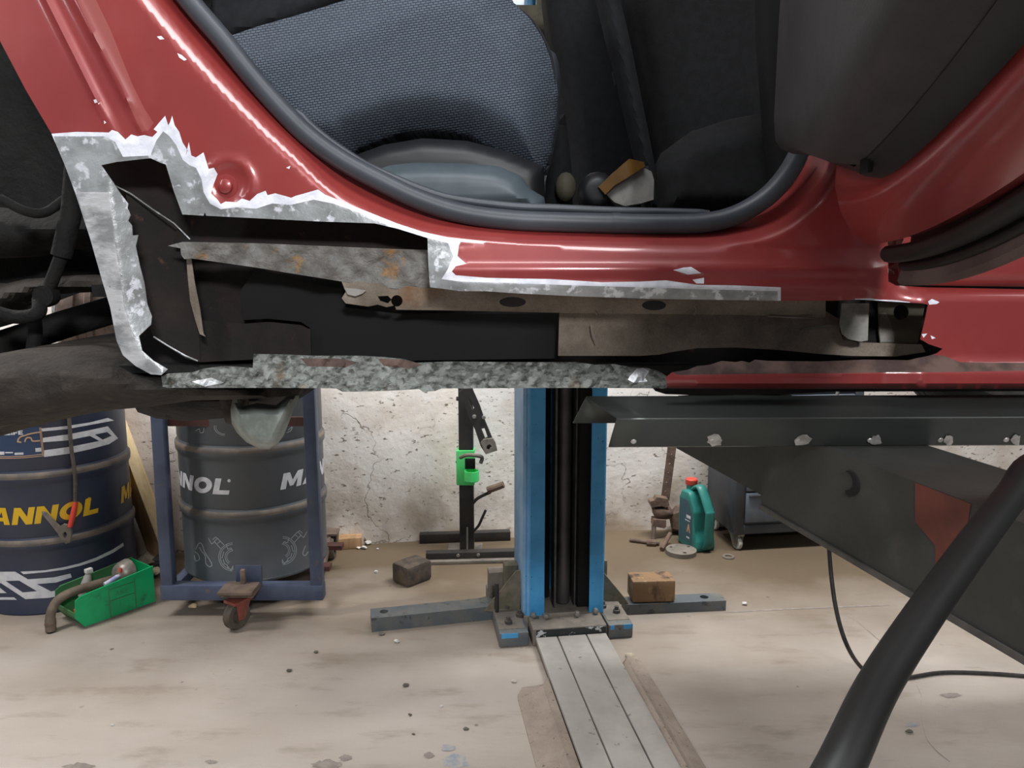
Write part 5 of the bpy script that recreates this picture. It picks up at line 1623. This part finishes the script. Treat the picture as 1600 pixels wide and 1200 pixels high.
# ------------------------------------------------ crumbs on the floor
for i, (px, py, r, lab) in enumerate([
        (575, 851, .02, 'largest white plaster chip at the wall beside the short batten'), (569, 858, .016, 'white plaster chip in front of the largest chip by the batten'),
        (590, 859, .008, 'small white plaster crumb right of the chips by the batten'), (588, 895, .01, 'white chip on the floor left of the oily dark block'),
        (620, 1004, .012, 'white chip on the floor below the left lift foot bar'), (560, 858, .012, 'white chip touching the right end of the short batten'),
        (1164, 945, .014, 'pale chip on the floor right of the right foot bar'), (803, 1066, .01, 'white chip left of the tread plate of the floor cover'),
        (690, 1105, .006, 'tiny white chip on the open floor in the middle foreground'), (176, 1134, .005, 'tiny white chip alone on the floor at lower left')]):
    lump('plaster_chip', px, py, r, M['white'], lab, 'white chips scattered on the floor', 'chip', 40 + i, .6)
for i, (px, py, r, lab) in enumerate([
        (634, 1072, .012, 'largest dark crumb on the bare floor below the left foot bar'), (640, 1118, .008, 'dark crumb on the floor under the largest crumb'),
        (494, 1020, .01, 'dark crumb on the floor right of the trolley castor'), (596, 992, .014, 'grey flake lying against the left lift foot bar'),
        (728, 1140, .01, 'dark crumb on the floor left of the tread plate'), (646, 1148, .006, 'tiniest dark crumb in the foreground floor'),
        (452, 1049, .012, 'brown crumb on the floor below the trolley right corner'), (1420, 1145, .012, 'grey crumb on the floor right of the thick hose')]):
    lump('dirt_crumb', px, py, r, M['rubbledark'], lab, 'dark crumbs scattered on the floor', 'crumb', 70 + i, .4)
lump('wood_chip', 984, 1026, .017, M['rubble'], 'tan wood chip on the floor right of the metal floor cover', cat='chip', seed=90, flat=.4)
lump('dried_leaf', 302, 949, .022, M['wood_light'], 'curled tan scrap on the floor under the drum trolley', cat='scrap', seed=93, flat=.35)

# stains and cracks in the concrete, thin films of their own shape on the floor
FLO = bpy.data.objects['floor']


def floor_patch(name, poly, m_, z=.0012):
    mb = sheet_mb(poly, 0, step=8, mapper=lambda x, y: np.stack([G(a, b, z) for a, b in zip(x, y)]), back=False)
    return OBJ(name, mb, m_, FLO, 0, fix=False)


def blob(cx, cy, rx, ry, seed, n=22):
    r_ = np.random.default_rng(seed)
    return [(cx + rx * (.7 + .5 * r_.random()) * math.cos(a), cy + ry * (.7 + .5 * r_.random()) * math.sin(a)) for a in np.linspace(0, 6.0, n)]


M['stain'] = mat('old_oil_stain', (138, 130, 124), (158, 149, 141), 30, rough=.7)
M['bluestain'] = mat('blue_paint_smear', (150, 158, 172), (184, 178, 172), 40, .4, .6, rough=.7)
for a in ((512, 1196, 24, 9, 1), (540, 1184, 10, 5, 2), (124, 1200, 26, 8, 3), (670, 1180, 8, 5, 4), (1486, 1086, 16, 4, 5), (330, 1190, 9, 3, 9)):
    floor_patch('floor_stain', blob(*a), M['stain'])
for a in ((712, 1190, 22, 12, 6), (700, 1168, 12, 6, 7), (1425, 1132, 12, 4, 8)):
    floor_patch('paint_smear', blob(*a), M['bluestain'])
for ln in ([(1325, 960), (1345, 975), (1362, 990), (1380, 1006)], [(1432, 1070), (1440, 1090), (1438, 1110), (1446, 1150), (1462, 1172), (1484, 1190)], [(1132, 957), (1200, 953), (1290, 949), (1390, 945)]):
    L_ = smooth_line(ln, 4)
    mb = MB()
    for p0, p1 in zip(L_[:-1], L_[1:]):
        mb.add([G(p0[0], p0[1] - .8, .001), G(p1[0], p1[1] - .8, .001), G(p1[0], p1[1] + .8, .001), G(p0[0], p0[1] + .8, .001)], [(0, 1, 2, 3)])
    OBJ('floor_crack', mb, M['stain'], FLO, 0)
